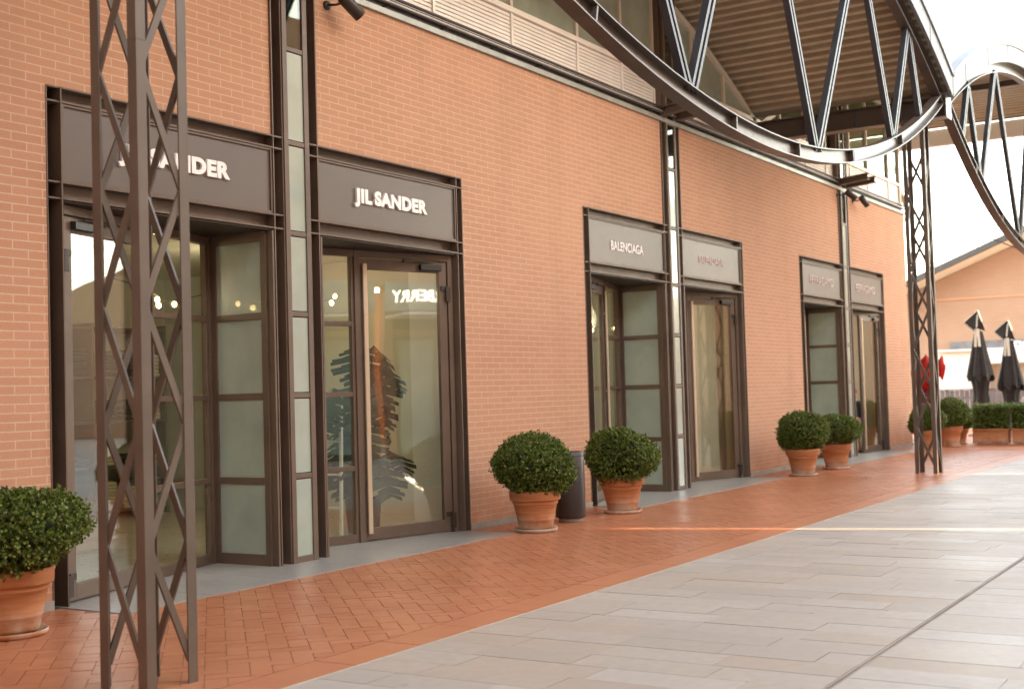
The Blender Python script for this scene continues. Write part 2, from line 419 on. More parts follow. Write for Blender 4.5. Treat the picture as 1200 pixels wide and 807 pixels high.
sl = MB(); sl.box(XW0, XW1, ybk-.02, ybk+.12, 5.932, 6.0); sl.build('clerestory_sill', 'louvre', bld, bevel=.006)
def arcstrip(x0, x1, y0, y1, dz0, dz1, m=None, n=24):
    m = m or MB(); secs = []
    for i in range(n+1):
        x = x0+(x1-x0)*i/n; z = arch_of(x if 0 < i < n else x+(1e-4 if i == 0 else -1e-4))
        secs.append([(x,y0,z+dz0),(x,y1,z+dz0),(x,y1,z+dz1),(x,y0,z+dz1)])
    return m.sweep(secs)
VE = [(XV-BAY/2, XV+BAY/2), (XV+BAY/2, XW1)]
for a, b in VE:
    a2 = max(a, XW0)
    pts = [p for p in posts if a2-.01 < p < b+.01]
    if a2 not in pts: pts = [a2]+pts
    if b - pts[-1] > .2: pts.append(b)
    fm = arcstrip(a2+.12, b-.12 if b < 20 else b, ybk-.02, ybk+.10, -.20, -.10)
    for p in pts:
        z = arch_of(min(max(p, a2+.15), b-.15))-.19
        if z > 6.1: fm.box(p-.03, p+.03, ybk-.01, ybk+.08, 6.001, z)
    win = fm.build('clerestory_window', 'cream', bld)
    for p, q in zip(pts[:-1], pts[1:]):
        p2, q2 = max(p, a2+.25), min(q, b-.25 if b < 20 else b)
        if q2-p2 < .1: continue
        gm = MB(); n = 6
        top = [(p2+(q2-p2)*i/n, arch_of(p2+(q2-p2)*i/n)-.17) for i in range(n+1)]
        top = [(x_, max(z_, 6.002)) for x_, z_ in top]
        fr = [(p2, ybk+.03, 6.0), (q2, ybk+.03, 6.0)] + [(x_, ybk+.03, z_) for x_, z_ in reversed(top)]
        k = len(fr); bk = [(x_, y_+.012, z_) for x_, y_, z_ in fr]
        gm.add(fr+bk, [tuple(range(k)), tuple(range(2*k-1, k-1, -1))] + [(i, (i+1) % k, k+(i+1) % k, k+i) for i in range(k)])
        gm.build('glass_pane', 'obscured' if a < 5 else 'glass_green', win)
# plain infill between louvre band and beam at the valley, gutter end at the corner
ei = MB(); ei.box(XW1-.12, XW1+.02, ybk-.03, ybk+.10, 5.36, 5.98); ei.build('corner_post', 'cream', bld, bevel=.005)
dp = MB(); dp.tube([(XW1+.10, .1, 6.9), (XW1+.10, .1, 5.9), (XW1+.05, -.04, 5.5), (XW1+.05, -.04, 5.15)], .05, 10); dp.build('downpipe', 'cream', bld)
# side glazing of the clerestory at the corner
sg = MB(); sg.box(XW1-.10, XW1, .34, 9, 5.28, 5.36)
for yy in (.3, 2.2, 4.1, 6, 7.9): sg.box(XW1-.10, XW1, yy, yy+.07, 5.36, 7.7)
sgo = sg.build('corner_window', 'cream', bld)
sp_ = MB(); sp_.box(XW1-.06, XW1-.048, .37, 9, 5.36, 7.7); sp_.build('glass_pane', 'glass', sgo)

# glazed strips with their steel posts
RZ = [.0, .77, 1.49, 2.22, 2.945, 3.765, 4.62, 5.28]
for xs in strips:
    st = MB()
    for sgn in (-1, 1):
        for u0, u1 in ((.170, .184), (.292, .306)): st.box(xs+min(sgn*u0, sgn*u1), xs+max(sgn*u0, sgn*u1), -.022, .215, 0, 7.2)
        st.box(xs+min(sgn*.184, sgn*.292), xs+max(sgn*.184, sgn*.292), .19, .21, 0, 7.2)
        for z in (2.975, 3.095, 3.69, 3.795): st.box(xs+min(sgn*.184, sgn*.292), xs+max(sgn*.184, sgn*.292), -.020, .19, z-.007, z+.007)
    st.build('strip_post', 'bronze', bld)
    fr = MB()
    for sgn in (-1, 1): fr.box(xs+min(sgn*.108, sgn*.168), xs+max(sgn*.108, sgn*.168), -.034, .075, .0, 7.2)
    for z in RZ[1:]+[6.05]: fr.box(xs-.108, xs+.108, -.030, .07, z-.022, z+.022)
    fr.box(xs-.108, xs+.108, -.03, .07, 0, .06)
    fo = fr.build('glazed_strip', 'bronze', bld, bevel=.003)
    zz = RZ + [6.05, 7.2]
    for i in range(len(zz)-1):
        a, b = zz[i]+.03, zz[i+1]-.03
        if i == 0: a = .06
        pn = MB(); pn.box(xs-.11, xs+.11, -.020, -.008, a, b); pn.build('glass_pane', 'frost' if i < 6 else 'glass_green', fo)
    for sgn in (-1, 1):   # stub brackets over the head of the strip
        bk = MB(); x = xs+sgn*.24
        for dz in (0, .11):
            bk.add([(x-.06,.05,5.36+dz),(x+.06,.05,5.36+dz),(x+.06,-.62,5.42+dz),(x-.06,-.62,5.42+dz),(x-.06,.05,5.375+dz),(x+.06,.05,5.375+dz),(x+.06,-.62,5.435+dz),(x-.06,-.62,5.435+dz)],
                   [(0,3,2,1),(4,5,6,7),(0,1,5,4),(1,2,6,5),(2,3,7,6),(3,0,4,7)])
        bk.add([(x-.008,.05,5.37),(x+.008,.05,5.37),(x+.008,-.60,5.43),(x-.008,-.60,5.43),(x-.008,.05,5.475),(x+.008,.05,5.475),(x+.008,-.60,5.535),(x-.008,-.60,5.535)],
               [(0,3,2,1),(4,5,6,7),(0,1,5,4),(1,2,6,5),(2,3,7,6),(3,0,4,7)])
        bk.build('stub_bracket', 'bronze', bld)

# entrances: one on either side of every strip
A = Vector((2.565, .09)); B = Vector((.34, .76)); LD = (B-A).length; dv = (B-A)/LD; nv = Vector((dv.y, -dv.x))   # nv points outwards/inwards along wall normal
if nv.y > 0: nv = -nv
HD = 2.93
def entrance(xs, s, opening=0.0):
    def loc(t, n, z):                         # along the angled glazing, n towards the street
        p = A + dv*t + nv*n; return (xs+s*p.x, p.y, z)
    def lbox(m, t0, t1, n0, n1, z0, z1, fn=loc):
        vs = [fn(t, n, z) for z in (z0, z1) for t, n in ((t0,n0),(t1,n0),(t1,n1),(t0,n1))]
        return m.add(vs, [(0,3,2,1),(4,5,6,7),(0,1,5,4),(1,2,6,5),(2,3,7,6),(3,0,4,7)])
    X = lambda u: xs+s*u
    def xbox(m, u0, u1, *r): return m.box(min(X(u0), X(u1)), max(X(u0), X(u1)), *r)
    # outer post, a channel open to the street
    po = MB(); xbox(po, 2.570, 2.582, -.02, .24, 0, HT); xbox(po, 2.690, 2.700, -.006, .24, 0, HT); xbox(po, 2.582, 2.690, .22, .24, 0, HT)
    for z in (2.975, 3.095, 3.69, 3.795): xbox(po, 2.582, 2.690, -.010, .22, z-.006, z+.006)
    po.build('entrance_post', 'bronze', bld)
    # two channel beams framing the sign
    lb = MB()
    for z0, z1 in ((2.975, 3.095), (3.69, 3.795)):
        xbox(lb, .307, 2.569, -.022, .12, z0-.007, z0+.007); xbox(lb, .307, 2.569, -.022, .12, z1-.007, z1+.006)
        xbox(lb, .307, 2.569, .075, .095, z0+.007, z1-.007)
    lb.build('lintel_beam', 'bronze', bld)
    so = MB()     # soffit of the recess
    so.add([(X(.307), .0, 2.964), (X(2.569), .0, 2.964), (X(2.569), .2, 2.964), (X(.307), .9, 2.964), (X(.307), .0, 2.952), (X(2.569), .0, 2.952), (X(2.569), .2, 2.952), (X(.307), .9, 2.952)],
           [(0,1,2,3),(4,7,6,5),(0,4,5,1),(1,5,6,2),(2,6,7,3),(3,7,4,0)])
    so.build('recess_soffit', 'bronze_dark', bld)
    # frame of the door wall
    f = MB()
    lbox(f, 0, .06, -.04, .04, 0, HD+.02); lbox(f, 1.20, 1.27, -.045, .045, 0, HD+.02); lbox(f, LD-.07, LD, -.04, .04, 0, HD+.02)
    lbox(f, .06, 1.20, -.04, .04, HD-.05, HD+.02); lbox(f, 1.27, LD-.07, -.04, .04, HD-.05, HD+.02)
    f.build('door_frame', 'bronze', bld, bevel=.004)
    sl_ = MB(); zs = [.0, .745, 1.49, 2.20, HD-.05]
    t0, t1 = 1.27, LD-.07
    lbox(sl_, t0, t1, -.025, .025, .004, .09)
    for z in zs[1:4]: lbox(sl_, t0, t1, -.025, .025, z-.025, z+.025)
    lbox(sl_, t0, t0+.035, -.028, .028, .004, HD-.05); lbox(sl_, t1-.035, t1, -.028, .028, .004, HD-.05)
    so_ = sl_.build('sidelight', 'bronze', bld, bevel=.003)
    for i in range(4):
        pn = MB(); lbox(pn, t0+.036, t1-.036, -.006, .006, (zs[i]+.026 if i else .091), zs[i+1]-.026 if i < 3 else HD-.051); pn.build('glass_pane', 'glass', so_)
    # door leaf, hinged by the outer post
    ca, sa = math.cos(opening), math.sin(opening)
    def dloc(t, n, z):
        tt = t-.07
        return loc(.07+tt*ca-n*sa, n*ca+tt*sa, z)
    T0, T1 = .068, 1.192
    d = MB()
    lbox(d, T0, T0+.105, -.024, .024, .015, HD-.06, dloc); lbox(d, T1-.10, T1, -.024, .024, .015, HD-.06, dloc)
    lbox(d, T0+.105, T1-.10, -.024, .024, .015, .135, dloc); lbox(d, T0+.105, T1-.10, -.024, .024, HD-.175, HD-.06, dloc)
    do = d.build('door_leaf', 'bronze', bld, bevel=.004)
    pn = MB(); lbox(pn, T0+.106, T1-.101, -.006, .006, .136, HD-.176, dloc); pn.build('glass_pane', 'glass', do)
    h = MB(); lbox(h, T1-.062, T1-.012, .05, .072, .08, HD-.12, dloc)
    for z in (.35, 1.45, 2.5): lbox(h, T1-.045, T1-.03, .025, .05, z-.012, z+.012, dloc)
    h.build('pull_handle', 'handle', do, bevel=.004)
    c = MB(); lbox(c, .16, .44, .026, .075, HD-.155, HD-.095, dloc); lbox(c, .30, .66, .045, .060, HD-.075, HD-.063, dloc); lbox(c, .63, .66, .04, .065, HD-.085, HD-.05, dloc)
    c.build('door_closer', 'black', do, bevel=.004)
    for z0 in (.17, HD-.36):
        hg = MB()
        lbox(hg, T0+.01, T0+.085, .026, .040, z0, z0+.05, dloc); lbox(hg, T0-.03, T0+.03, .041, .055, z0-.12, z0+.04, dloc)
        hg.build('hinge', 'bronze_dark', do, bevel=.003)
    # side window next to the strip, square to the facade
    sw = MB(); xa, xb = .316, .356
    y0, y1 = .05, .72
    xbox(sw, xa, xb, y0, y0+.065, 0, HD+.02); xbox(sw, xa, xb, y1-.06, y1+.04, 0, HD+.02)
    xbox(sw, xa, xb, y0+.065, y1-.06, 0, .10); xbox(sw, xa, xb, y0+.065, y1-.06, HD-.07, HD+.02)
    for z in (.745, 1.49, 2.20): xbox(sw, xa, xb, y0+.065, y1-.06, z-.03, z+.03)
    xbox(sw, .316, .34, -.02, y0, 0, HD+.02)
    swo = sw.build('side_window', 'bronze', bld, bevel=.003)
    zz = [.10, .745, 1.49, 2.20, HD-.07]
    for i in range(4):
        pn = MB(); xbox(pn, .332, .342, y0+.065, y1-.06, zz[i]+(.03 if i else 0), zz[i+1]-(.03 if i < 3 else 0)); pn.build('glass_pane', 'frost', swo)
for i, xs in enumerate(strips):
    entrance(xs, -1); entrance(xs, 1, R(13) if i == 2 else 0.0)

# shop interiors (floor, walls, ceiling) behind the glass, and the upper room
fi = MB(); fi.box(XW0, XW1-.34, .801, 9, -.012, .001); fi.build('shop_floor', 'floor_int', bld)
iw = MB(); iw.box(XW0, XW1-.34, 6.0, 6.1, .002, 3.2)
for xx in (-3.9, S/2, 1.5*S, XW1-.44): iw.box(xx-.06, xx+.06, .36, 6.0, .002, 3.2)
iw.build('shop_partition', 'wall_int', bld)
for xs in strips:
    pc = MB(); pc.box(xs+3.25, xs+3.55, .75, 1.15, .002, 3.2); pc.build('shop_pillar', 'white', bld, bevel=.004)
ic = MB(); ic.box(XW0, XW1-.34, .36, 6.0, 3.2, 3.3)
ic.build('shop_ceiling', 'wall_int', bld)
ib = MB(); ib.box(XW0, XW1-.34, .36, 8.8, 4.95, 5.05); ib.box(XW0, XW1-.34, 8.8, 9.0, 0, 8.2); ib.build('upper_room', 'wall_int', bld)

# shop signs, things of their own
def sign(xs, s, body, tx0, tx1, tz0, tz1, label, bold):
    r = empty('shop_sign', (xs+s*1.44, 0, 3.1), label, 'shop sign', 'shop signs over the entrances')
    a, b = sorted((xs+s*.31, xs+s*2.565)); ox = r.location.x; oz = 3.1
    p = MB(); p.box(a-ox, b-ox, .004, .06, .004, .582)
    p.build('panel', 'sign', r)
    q = MB(); q.box(a-ox, b-ox, -.012, .003, .004, .024); q.box(a-ox, b-ox, -.012, .003, .562, .582); q.box(a-ox, a-ox+.02, -.012, .003, .024, .562); q.box(b-ox-.02, b-ox, -.012, .003, .024, .562)
    q.build('rim', 'bronze', r)
    text_obj('lettering', body, tx0-ox, tx1-ox, .003, tz0-oz, tz1-oz, ('letter' if bold > .02 or s < 0 and bold > .01 else 'letter_pale'), r, bold, .022 if bold > .05 else .008)
sign(0, -1, 'JIL SANDER', -2.04, -.84, 3.29, 3.475, 'dark sign reading JIL SANDER half hidden behind the near lattice column', .055)
sign(0, 1, 'JIL SANDER', .84, 2.03, 3.29, 3.475, 'dark sign reading JIL SANDER in full, right of the nearest glazed strip', .055)
sign(S, -1, 'BALENCIAGA', 6.2, 7.16, 3.305, 3.43, 'grey sign reading BALENCIAGA left of the middle glazed strip', .012)
sign(S, 1, 'BALENCIAGA', 9.08, 10.02, 3.335, 3.45, 'grey sign with pale BALENCIAGA letters right of the middle glazed strip', .012)
sign(2*S, -1, 'FERRAGAMO', 14.15, 15.52, 3.32, 3.48, 'pale grey sign reading FERRAGAMO left of the farthest glazed strip', .0)
sign(2*S, 1, 'FERRAGAMO', 17.0, 18.32, 3.32, 3.48, 'pale grey FERRAGAMO sign over the half open door, right of the farthest strip', .0)

# wall spotlights
def spot(x, z, yaw, label):
    r = empty('wall_spotlight', (x, 0, z), label, 'spotlight', 'spotlights on the brick wall')
    a = MB(); a.lathe([(0,0),(.045,0),(.045,.02),(0,.02)], 16); a.xf(lambda v: Vector((v.x, -v.z-.001, v.y))); a.tube([(0,-.02,0),(0,-.12,-.015),(.03,-.16,.0)], .012, 8); a.build('bracket', 'bronze_dark', r)
    b = MB(); b.lathe([(0,.0),(.055,0),(.062,.02),(.062,.25),(.054,.25),(.052,.2),(0,.2)], 24)
    mt = Matrix.Translation((.03, -.17, .06)) @ Matrix.Rotation(yaw, 4, 'Z') @ Matrix.Rotation(R(128), 4, 'Y')
    b.xf(lambda v: mt @ v); b.build('lamp_body', 'bronze_dark', r)
spot(.50, 5.16, R(-20), 'dark cylindrical spotlight on the wall above the full JIL SANDER sign')
spot(16.98, 5.17, R(-20), 'dark spotlight just right of the farthest glazed strip')
spot(15.98, 5.17, R(-60), 'dark spotlight just left of the farthest glazed strip')

# ------------------------------------------------------------------ canopy: vault decks with lens trusses
def make_canopy(bay, x_end=None, label='', y1=9.0):
    xm = XV + bay*BAY; x0, x1 = xm-BAY/2, xm+BAY/2
    r = empty('vaulted_canopy', (xm, YT, 0), label, 'canopy', 'vaulted canopies over the walkway')
    O = Vector((xm, YT, 0)); az = lambda d: -10.55+math.sqrt(18.4**2-d*d)
    e = BAY/2 if x_end is None else x_end-xm
    # corrugated deck
    dk = MB(); Rr = 18.4; a0 = math.asin((-BAY/2+.05)/Rr); a1 = math.asin((e-.05)/Rr); n = int((a1-a0)*Rr/.19)
    pr = []
    for i in range(n):
        for fx, dr_ in ((0,0),(.38,0),(.46,.085),(.92,.085)):
            a = a0+(a1-a0)*(i+fx)/n; rr = Rr+dr_-.005; pr.append((rr*math.sin(a), -10.55+rr*math.cos(a)))
    ya, yb = -.14, y1-YT
    vs = [(x_, y_, z_) for y_ in (ya, yb) for x_, z_ in pr]; k = len(pr)
    dk.add(vs, [(i, i+1, k+i+1, k+i) for i in range(k-1)])
    dk.build('corrugated_deck', 'deck', r, recalc=False)
    # roof sheet above and white verge
    rs = MB(); nn = 48
    def ring(i, dz, y): d = -BAY/2+.02+(e+BAY/2-.04)*i/nn; return (d, y, az(d)+dz)
    for i in range(nn): rs.add([ring(i,.12,ya+.02), ring(i+1,.12,ya+.02), ring(i+1,.12,yb), ring(i,.12,yb), ring(i,.2,ya+.02), ring(i+1,.2,ya+.02), ring(i+1,.2,yb), ring(i,.2,yb)], [(0,3,2,1),(4,5,6,7)])
    rs.build('roof_sheet', 'roof_white', r, recalc=False)
    vg = MB(); vg.sweep([[ring(i,-.12,ya-.05), ring(i,-.12,ya), ring(i,.20,ya), ring(i,.20,ya-.05)] for i in range(nn+1)])
    vg.sweep([[ring(i,.201,ya-.075), ring(i,.201,ya+.10), ring(i,.29,ya+.10), ring(i,.29,ya-.075)] for i in range(nn+1)])
    for i in range(4, nn, 8): vg.sweep([[ring(i+k_,-.12,ya-.056), ring(i+k_,-.12,ya-.0501), ring(i+k_,.20,ya-.0501), ring(i+k_,.20,ya-.056)] for k_ in (0, .03)])
    vg.build('verge', 'verge', r)
    # upper chord (I section) and lower chord
    def chord(name, zf, d0, d1, wd, dp, n, y0=0):
        c = MB(); P = [(d0+(d1-d0)*i/n) for i in range(n+1)]
        def sec(d, hw, lo, hi):
            t = (zf(d+.01)-zf(d-.01))/.02; nx, nz = -t/math.hypot(1,t), 1/math.hypot(1,t)
            return [(d+nx*lo, y0-hw, zf(d)+nz*lo), (d+nx*lo, y0+hw, zf(d)+nz*lo), (d+nx*hi, y0+hw, zf(d)+nz*hi), (d+nx*hi, y0-hw, zf(d)+nz*hi)]
        for hw, lo, hi in ((wd/2, -dp/2, -dp/2+.014), (.006, -dp/2+.014, dp/2-.014), (wd/2, dp/2-.014, dp/2)):
            c.sweep([sec(d, hw, lo, hi) for d in P])
        for d in [v for v in (-5.9,-3.8,-.9,.95,2.95,3.0,5.3) if name == 'lower_chord']:
            for sy in (-1, 1):
                s1 = sec(d-.012, wd/2-.006, -dp/2+.014, dp/2-.014); s2 = sec(d+.012, wd/2-.006, -dp/2+.014, dp/2-.014)
                c.sweep([[(p[0], y0+sy*max(.007, abs(p[1]-y0)) if i in ((1,2) if sy > 0 else (0,3)) else y0+sy*.007, p[2]) for i, p in enumerate(s)] for s in (s1, s2)])
        return c.build(name, 'steel', r)
    lz = lambda d: 21.39-math.sqrt(17.37**2-d*d)
    uz = lambda d: az(d)-.19
    chord('lower_chord', lz, -7.86, 7.86, .15, .17, 40); chord('upper_chord', uz, -7.9, 7.9, .14, .2, 40)
    # struts: twin bars with packing pieces
    def strut(da, db):
        a = Vector((da, 0, lz(da)+.08)); b = Vector((db, 0, uz(db)-.09)); d = (b-a).normalized(); sd = Vector((d.z, 0, -d.x)); m = MB()
        for k in (-1, 1): m.bar(a+sd*k*.042, b+sd*k*.042, .042, .075, up=(0,1,0))
        Ln = (b-a).length; q = max(2, int(Ln/.8))
        for i in range(q+1): c = a+d*(Ln*i/q); m.bar(c-d*.03, c+d*.03, .042, .05, up=(0,1,0))
        m.build('strut', 'strut', r)
    for da, db in ((-6.7,-6.05),(-5.35,-6.1),(-5.25,-3.75),(-1.95,-3.65),(-1.85,-.05),(1.65,.05),(1.75,3.65),(4.95,3.75),(5.05,6.0),(6.55,6.08)):
        strut(da, db)
    # purlin angles under the deck
    for d in (0,):
        if d < e-.2:
            pz = MB(); pz.box(d-.05, d+.05, .08, 2.9, az(d)-.16, az(d)-.035-.02*abs(d)/6); pz.build('purlin', 'steel', r)
    if x_end is not None:
        eb = MB(); eb.box(e-.08, e+.12, -.10, 6.0, az(e)-.38, az(e)+.02); eb.build('end_beam', 'white', r)
    return r
c0 = make_canopy(0, None, 'nearest vaulted canopy with brown corrugated underside and dark lens truss')
c1 = make_canopy(1, 23.2, 'second vaulted canopy with curved white edge, beyond the far lattice column')

c3 = copy_tree(c0); c3.location.x -= BAY; c3['label'] = 'unseen vaulted canopy before the nearest one, added for shade from the left'  # canopy row continued out of view, added to cut light from the left
# beams in the valleys carrying the truss ends
for b_, lab in ((0, 'dark steel beam over the near lattice column'), (1, 'dark steel valley beam reaching from wall to far lattice column')):
    r = empty('valley_beam', (XV-BAY/2+b_*BAY, 0, 5.60), lab, 'beam', 'valley beams between the vaults')
    m = MB(); m.box(-.13, .13, -3.08, .16, 0, .018); m.box(-.13, .13, -3.08, .16, .312, .33); m.box(-.008, .008, -3.08, .16, .018, .312)
    for y in (-3.07, -2.4, -1.6, -.8, .0):
        m.box(-.125, .125, y, y+.012, .018, .312)
    m.build('beam', 'steel', r)
    e = MB(); e.box(-.10, .10, -3.14, -2.90, .331, .40); e.box(-.17, .17, -3.10, -3.085, -.02, .36); e.build('end_plate', 'steel', r)

# ------------------------------------------------------------------ lattice columns
col = empty('lattice_column', (XC, YC, 0), 'near brown lattice column of four steel legs in front of the shop door', 'column', 'lattice columns carrying the canopy')
hs = .1725; lw = .064; top = 5.56
legs = {}
for key, sx, sy in (('A',-1,-1),('B',-1,1),('C',1,-1),('D',1,1)):
    m = MB(); X0, Y0 = sx*hs, sy*hs; t = .009
    m.box(min(X0, X0-sx*t), max(X0, X0-sx*t), min(Y0, Y0-sy*lw), max(Y0, Y0-sy*lw), 0, top)
    m.box(min(X0-sx*t, X0-sx*lw), max(X0-sx*t, X0-sx*lw), min(Y0, Y0-sy*t), max(Y0, Y0-sy*t), 0, top)
    if key in 'AC':
        m.box(X0-.0015 if sx < 0 else X0-lw, X0+lw if sx < 0 else X0+.0015, Y0-.0015, Y0-.0001, 3.31, 3.316); m.box(X0-.0015 if sx < 0 else X0, X0 if sx < 0 else X0+.0015, Y0-.0015, Y0+lw, 3.31, 3.316)
    legs[key] = (sx, sy); m.build('leg', 'lattice', col, bevel=.0025)
def zig(ka, kb, even, name='brace'):
    (ax, ay), (bx, by) = legs[ka], legs[kb]; m = MB(); e = hs-.017
    n = 9; inn = hs-lw*.75
    def pt(k, i):
        sx, sy = legs[k]; z = .12+.612*i
        if ax == bx: return (sx*e, sy*(inn+.01), z)
        return (sx*(inn+.01), sy*e, z)
    for i in range(n-1):
        k0 = ka if (i % 2 == 0) == even else kb; k1 = kb if k0 == ka else ka
        up = (1,0,0) if ax == bx else (0,1,0)
        m.bar(pt(k0, i), pt(k1, i+1), .040, .014, up=up)
    m.build(name, 'lattice', col)
zig('A', 'B', True); zig('B', 'D', True); zig('C', 'A', True); zig('D', 'C', True)
m = MB(); m.box(-.22, .22, -.22, .22, top+.001, top+.037); m.build('cap_plate', 'lattice', col)
c2 = copy_tree(col); c2.location = (XC+BAY+.10, YC, 0); c2['label'] = 'far dark lattice column at the end of the red walkway, in front of red petals'

# ------------------------------------------------------------------ potted boxwoods
def bush_mesh(seed, rx, rz, nspr, flat=.0):
    rn = random.Random(seed); m = MB()
    lump = [(Vector((rn.gauss(0,1), rn.gauss(0,1), rn.gauss(0,1))).normalized(), rn.uniform(-.13, .13)) for _ in range(26)]
    def rad(d): return 1 + sum(a*max(0, d.dot(v)-.72)/.28 for v, a in lump)
    for i in range(nspr):
        d = Vector((rn.gauss(0,1), rn.gauss(0,1), rn.gauss(0,1))).normalized()
        if d.z < -.86: continue
        q = rn.uniform(.82, 1.0) * rad(d)
        if rn.random() < .07: q *= rn.uniform(1.03, 1.11)
        c = Vector((d.x*rx*q, d.y*rx*q, d.z*rz*q*(1 if d.z > 0 else .92)))
        out = (d + Vector((rn.gauss(0,.45), rn.gauss(0,.45), rn.gauss(.15,.45)))).normalized()
        a = out.orthogonal().normalized(); b = out.cross(a)
        for k in range(7):
            th = rn.uniform(0, 6.283); ln = rn.uniform(.013, .024); wd = ln*.5
            ld = (out*rn.uniform(.3, 1.0) + (a*math.cos(th)+b*math.sin(th))*.9).normalized()
            sd = ld.cross(Vector((rn.gauss(0,1), rn.gauss(0,1), rn.gauss(0,1)))).normalized()
            p = c + out*(k*.007-.02) 
            m.add([p, p+ld*ln*.55+sd*wd, p+ld*ln*1.25, p+ld*ln*.55-sd*wd], [(0,1,2,3)])
    return m
def core_mesh(seed, rx, rz):
    m = MB(); n, k = 20, 10; rn = random.Random(seed)
    vs = [];
    for i in range(k+1):
        t = math.pi*i/k
        for j_ in range(n):
            f = 2*math.pi*j_/n; q = .70*rn.uniform(.97, 1.03); vs.append((rx*q*math.sin(t)*math.cos(f), rx*q*math.sin(t)*math.sin(f), rz*q*math.cos(t)))
    m.add(vs, [(i*n+j_, i*n+(j_+1) % n, (i+1)*n+(j_+1) % n, (i+1)*n+j_) for i in range(k) for j_ in range(n)], True)
    return m
POT = [(0,.032),(.172,.032),(.180,.05),(.192,.12),(.1955,.124),(.1985,.132),(.1975,.142),(.228,.285),(.236,.29),(.241,.30),(.239,.312),(.243,.325),(.262,.33),(.268,.338),(.272,.405),(.276,.412),(.276,.424),(.270,.43),(.252,.43),(.246,.42),(.240,.37),(0,.37)]
SAU = [(0,.0),(.205,.0),(.222,.006),(.232,.034),(.228,.038),(.220,.036),(.212,.014),(0,.014)]
variants = [(21,.435,.315,3600),(22,.45,.295,3600),(23,.425,.32,3400)]
meshes = []
for sd, rx, rz, n in variants:
    meshes.append((bush_mesh(sd, rx, rz, n), core_mesh(sd, rx, rz)))
def potted(loc, var, rz, label, sc=1.0, saucer='pot', lift=.665, plain=False):
    r = empty('potted_boxwood', loc, label, 'potted plant', 'clipped box balls in terracotta pots', rz); r.scale = (sc, sc, sc)
    m = MB(); m.lathe(POT, 48); m.build('pot', 'pot', r)
    m = MB(); m.lathe([(0,.385),(.243,.38)], 32); m.build('soil', 'soil', r)
    m = MB(); m.lathe(SAU, 44); m.build('saucer', saucer, r)
    b, c = meshes[var]
    if var not in potted.cache:
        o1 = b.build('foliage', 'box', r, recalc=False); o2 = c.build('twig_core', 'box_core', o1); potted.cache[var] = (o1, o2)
        o1.location = (0, 0, lift)
    else:
        s1, s2 = potted.cache[var]
        o1 = s1.copy(); COL.objects.link(o1); o1.parent = r; o1.location = (0,0,lift)
        o2 = s2.copy(); COL.objects.link(o2); o2.parent = o1
    return r
potted.cache = {}
M['pot_pale'] = paint('limed_saucer', (.50, .38, .29), .8, 0, .2)
potted((-3.50, -.60, 0), 1, .3, 'nearest clipped box ball in terracotta pot, at the left beside the first door', 1.0)
potted((2.80, -.76, 0), 0, 1.2, 'clipped box ball in limed terracotta pot, just left of the dark bin', 1.0, 'pot_pale')
potted((4.86, -.73, 0), 2, 2.2, 'clipped box ball in terracotta pot right of the dark bin, before the middle entrance', 1.0)
potted((11.15, -.78, 0), 0, 3.4, 'left box ball of the close pair by the farthest entrance', 1.0, 'pot_pale')
potted((12.84, -.78, 0), 1, 4.1, 'right box ball of the close pair by the farthest entrance', 1.0)
potted((18.94, -.80, 0), 2, .7, 'box ball in terracotta pot seen through the far lattice column', .97)
potted((20.36, -.95, 0), 0, 5.0, 'box ball in terracotta pot just right of the far lattice column', 1.05)
potted((21.55, -.88, 0), 1, 1.9, 'small box ball half hidden between the last pot and the planter boxes', .8)

# ------------------------------------------------------------------ litter bin
r = empty('litter_bin', (3.78, -.63, 0), 'dark grey cylindrical bin standing against the brick wall between two pots', 'bin')
m = MB(); m.lathe([(0,.05),(.165,.05),(.17,.055),(.17,.775),(.166,.78),(.150,.78),(.146,.77),(.146,.3),(0,.3)], 40); m.build('body', 'bin', r)
m = MB(); m.lathe([(0,0),(.135,0),(.135,.049),(0,.049)], 32); m.build('base_ring', 'concrete', r)
m = MB(); m.lathe([(.1705,.73),(.174,.733),(.174,.742),(.1705,.745)], 40); m.build('band', 'bin', r)

# ------------------------------------------------------------------ planter boxes with hedge
def planter(x, y0, y1, label):
    yc = (y0+y1)/2; hl = (y1-y0)/2
    r = empty('hedge_planter', (x, yc, 0), label, 'planter', 'hedge planters at the end of the walkway')
    m = MB()
    for (a, b, c, d) in ((-.20,.20,.02,.06),(-.215,.215,.06,.30),(-.235,.235,.30,.36)):
        e = hl - (.0 if c > .29 else .02); m.box(a, b, -e, e, c, d)
    m.build('trough', 'pot', r, bevel=.01)
    m = MB(); rn = random.Random(int(x*10+y0*7))
    for i in range(2600):
        p = Vector((rn.uniform(-.24,.24), rn.uniform(-hl,hl), rn.uniform(.36,.86)))
        k = rn.randrange(3)
        if k == 0: p.x = -.23+rn.gauss(0,.025)
        elif k == 1: p.z = .84+rn.gauss(0,.03)
        out = Vector((rn.gauss(-.3,.5), rn.gauss(0,.5), rn.gauss(.4,.5))).normalized(); a = out.orthogonal().normalized(); b = out.cross(a)
        for q in range(5):
            th = rn.uniform(0,6.283); ld = (out*.6+(a*math.cos(th)+b*math.sin(th))).normalized(); sd = ld.cross(out).normalized(); ln = rn.uniform(.018,.03)
            c = p+out*q*.008; m.add([c, c+ld*ln*.5+sd*ln*.4, c+ld*ln*1.2, c+ld*ln*.5-sd*ln*.4], [(0,1,2,3)])
    m.build('hedge', 'box', r, recalc=False)
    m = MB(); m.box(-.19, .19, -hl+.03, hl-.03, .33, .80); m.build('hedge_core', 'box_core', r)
planter(21.35, -2.045, -1.265, 'terracotta trough with low green hedge, left of the two at the walkway end')
planter(21.35, -2.90, -2.09, 'terracotta trough with low green hedge at the right edge of the picture')
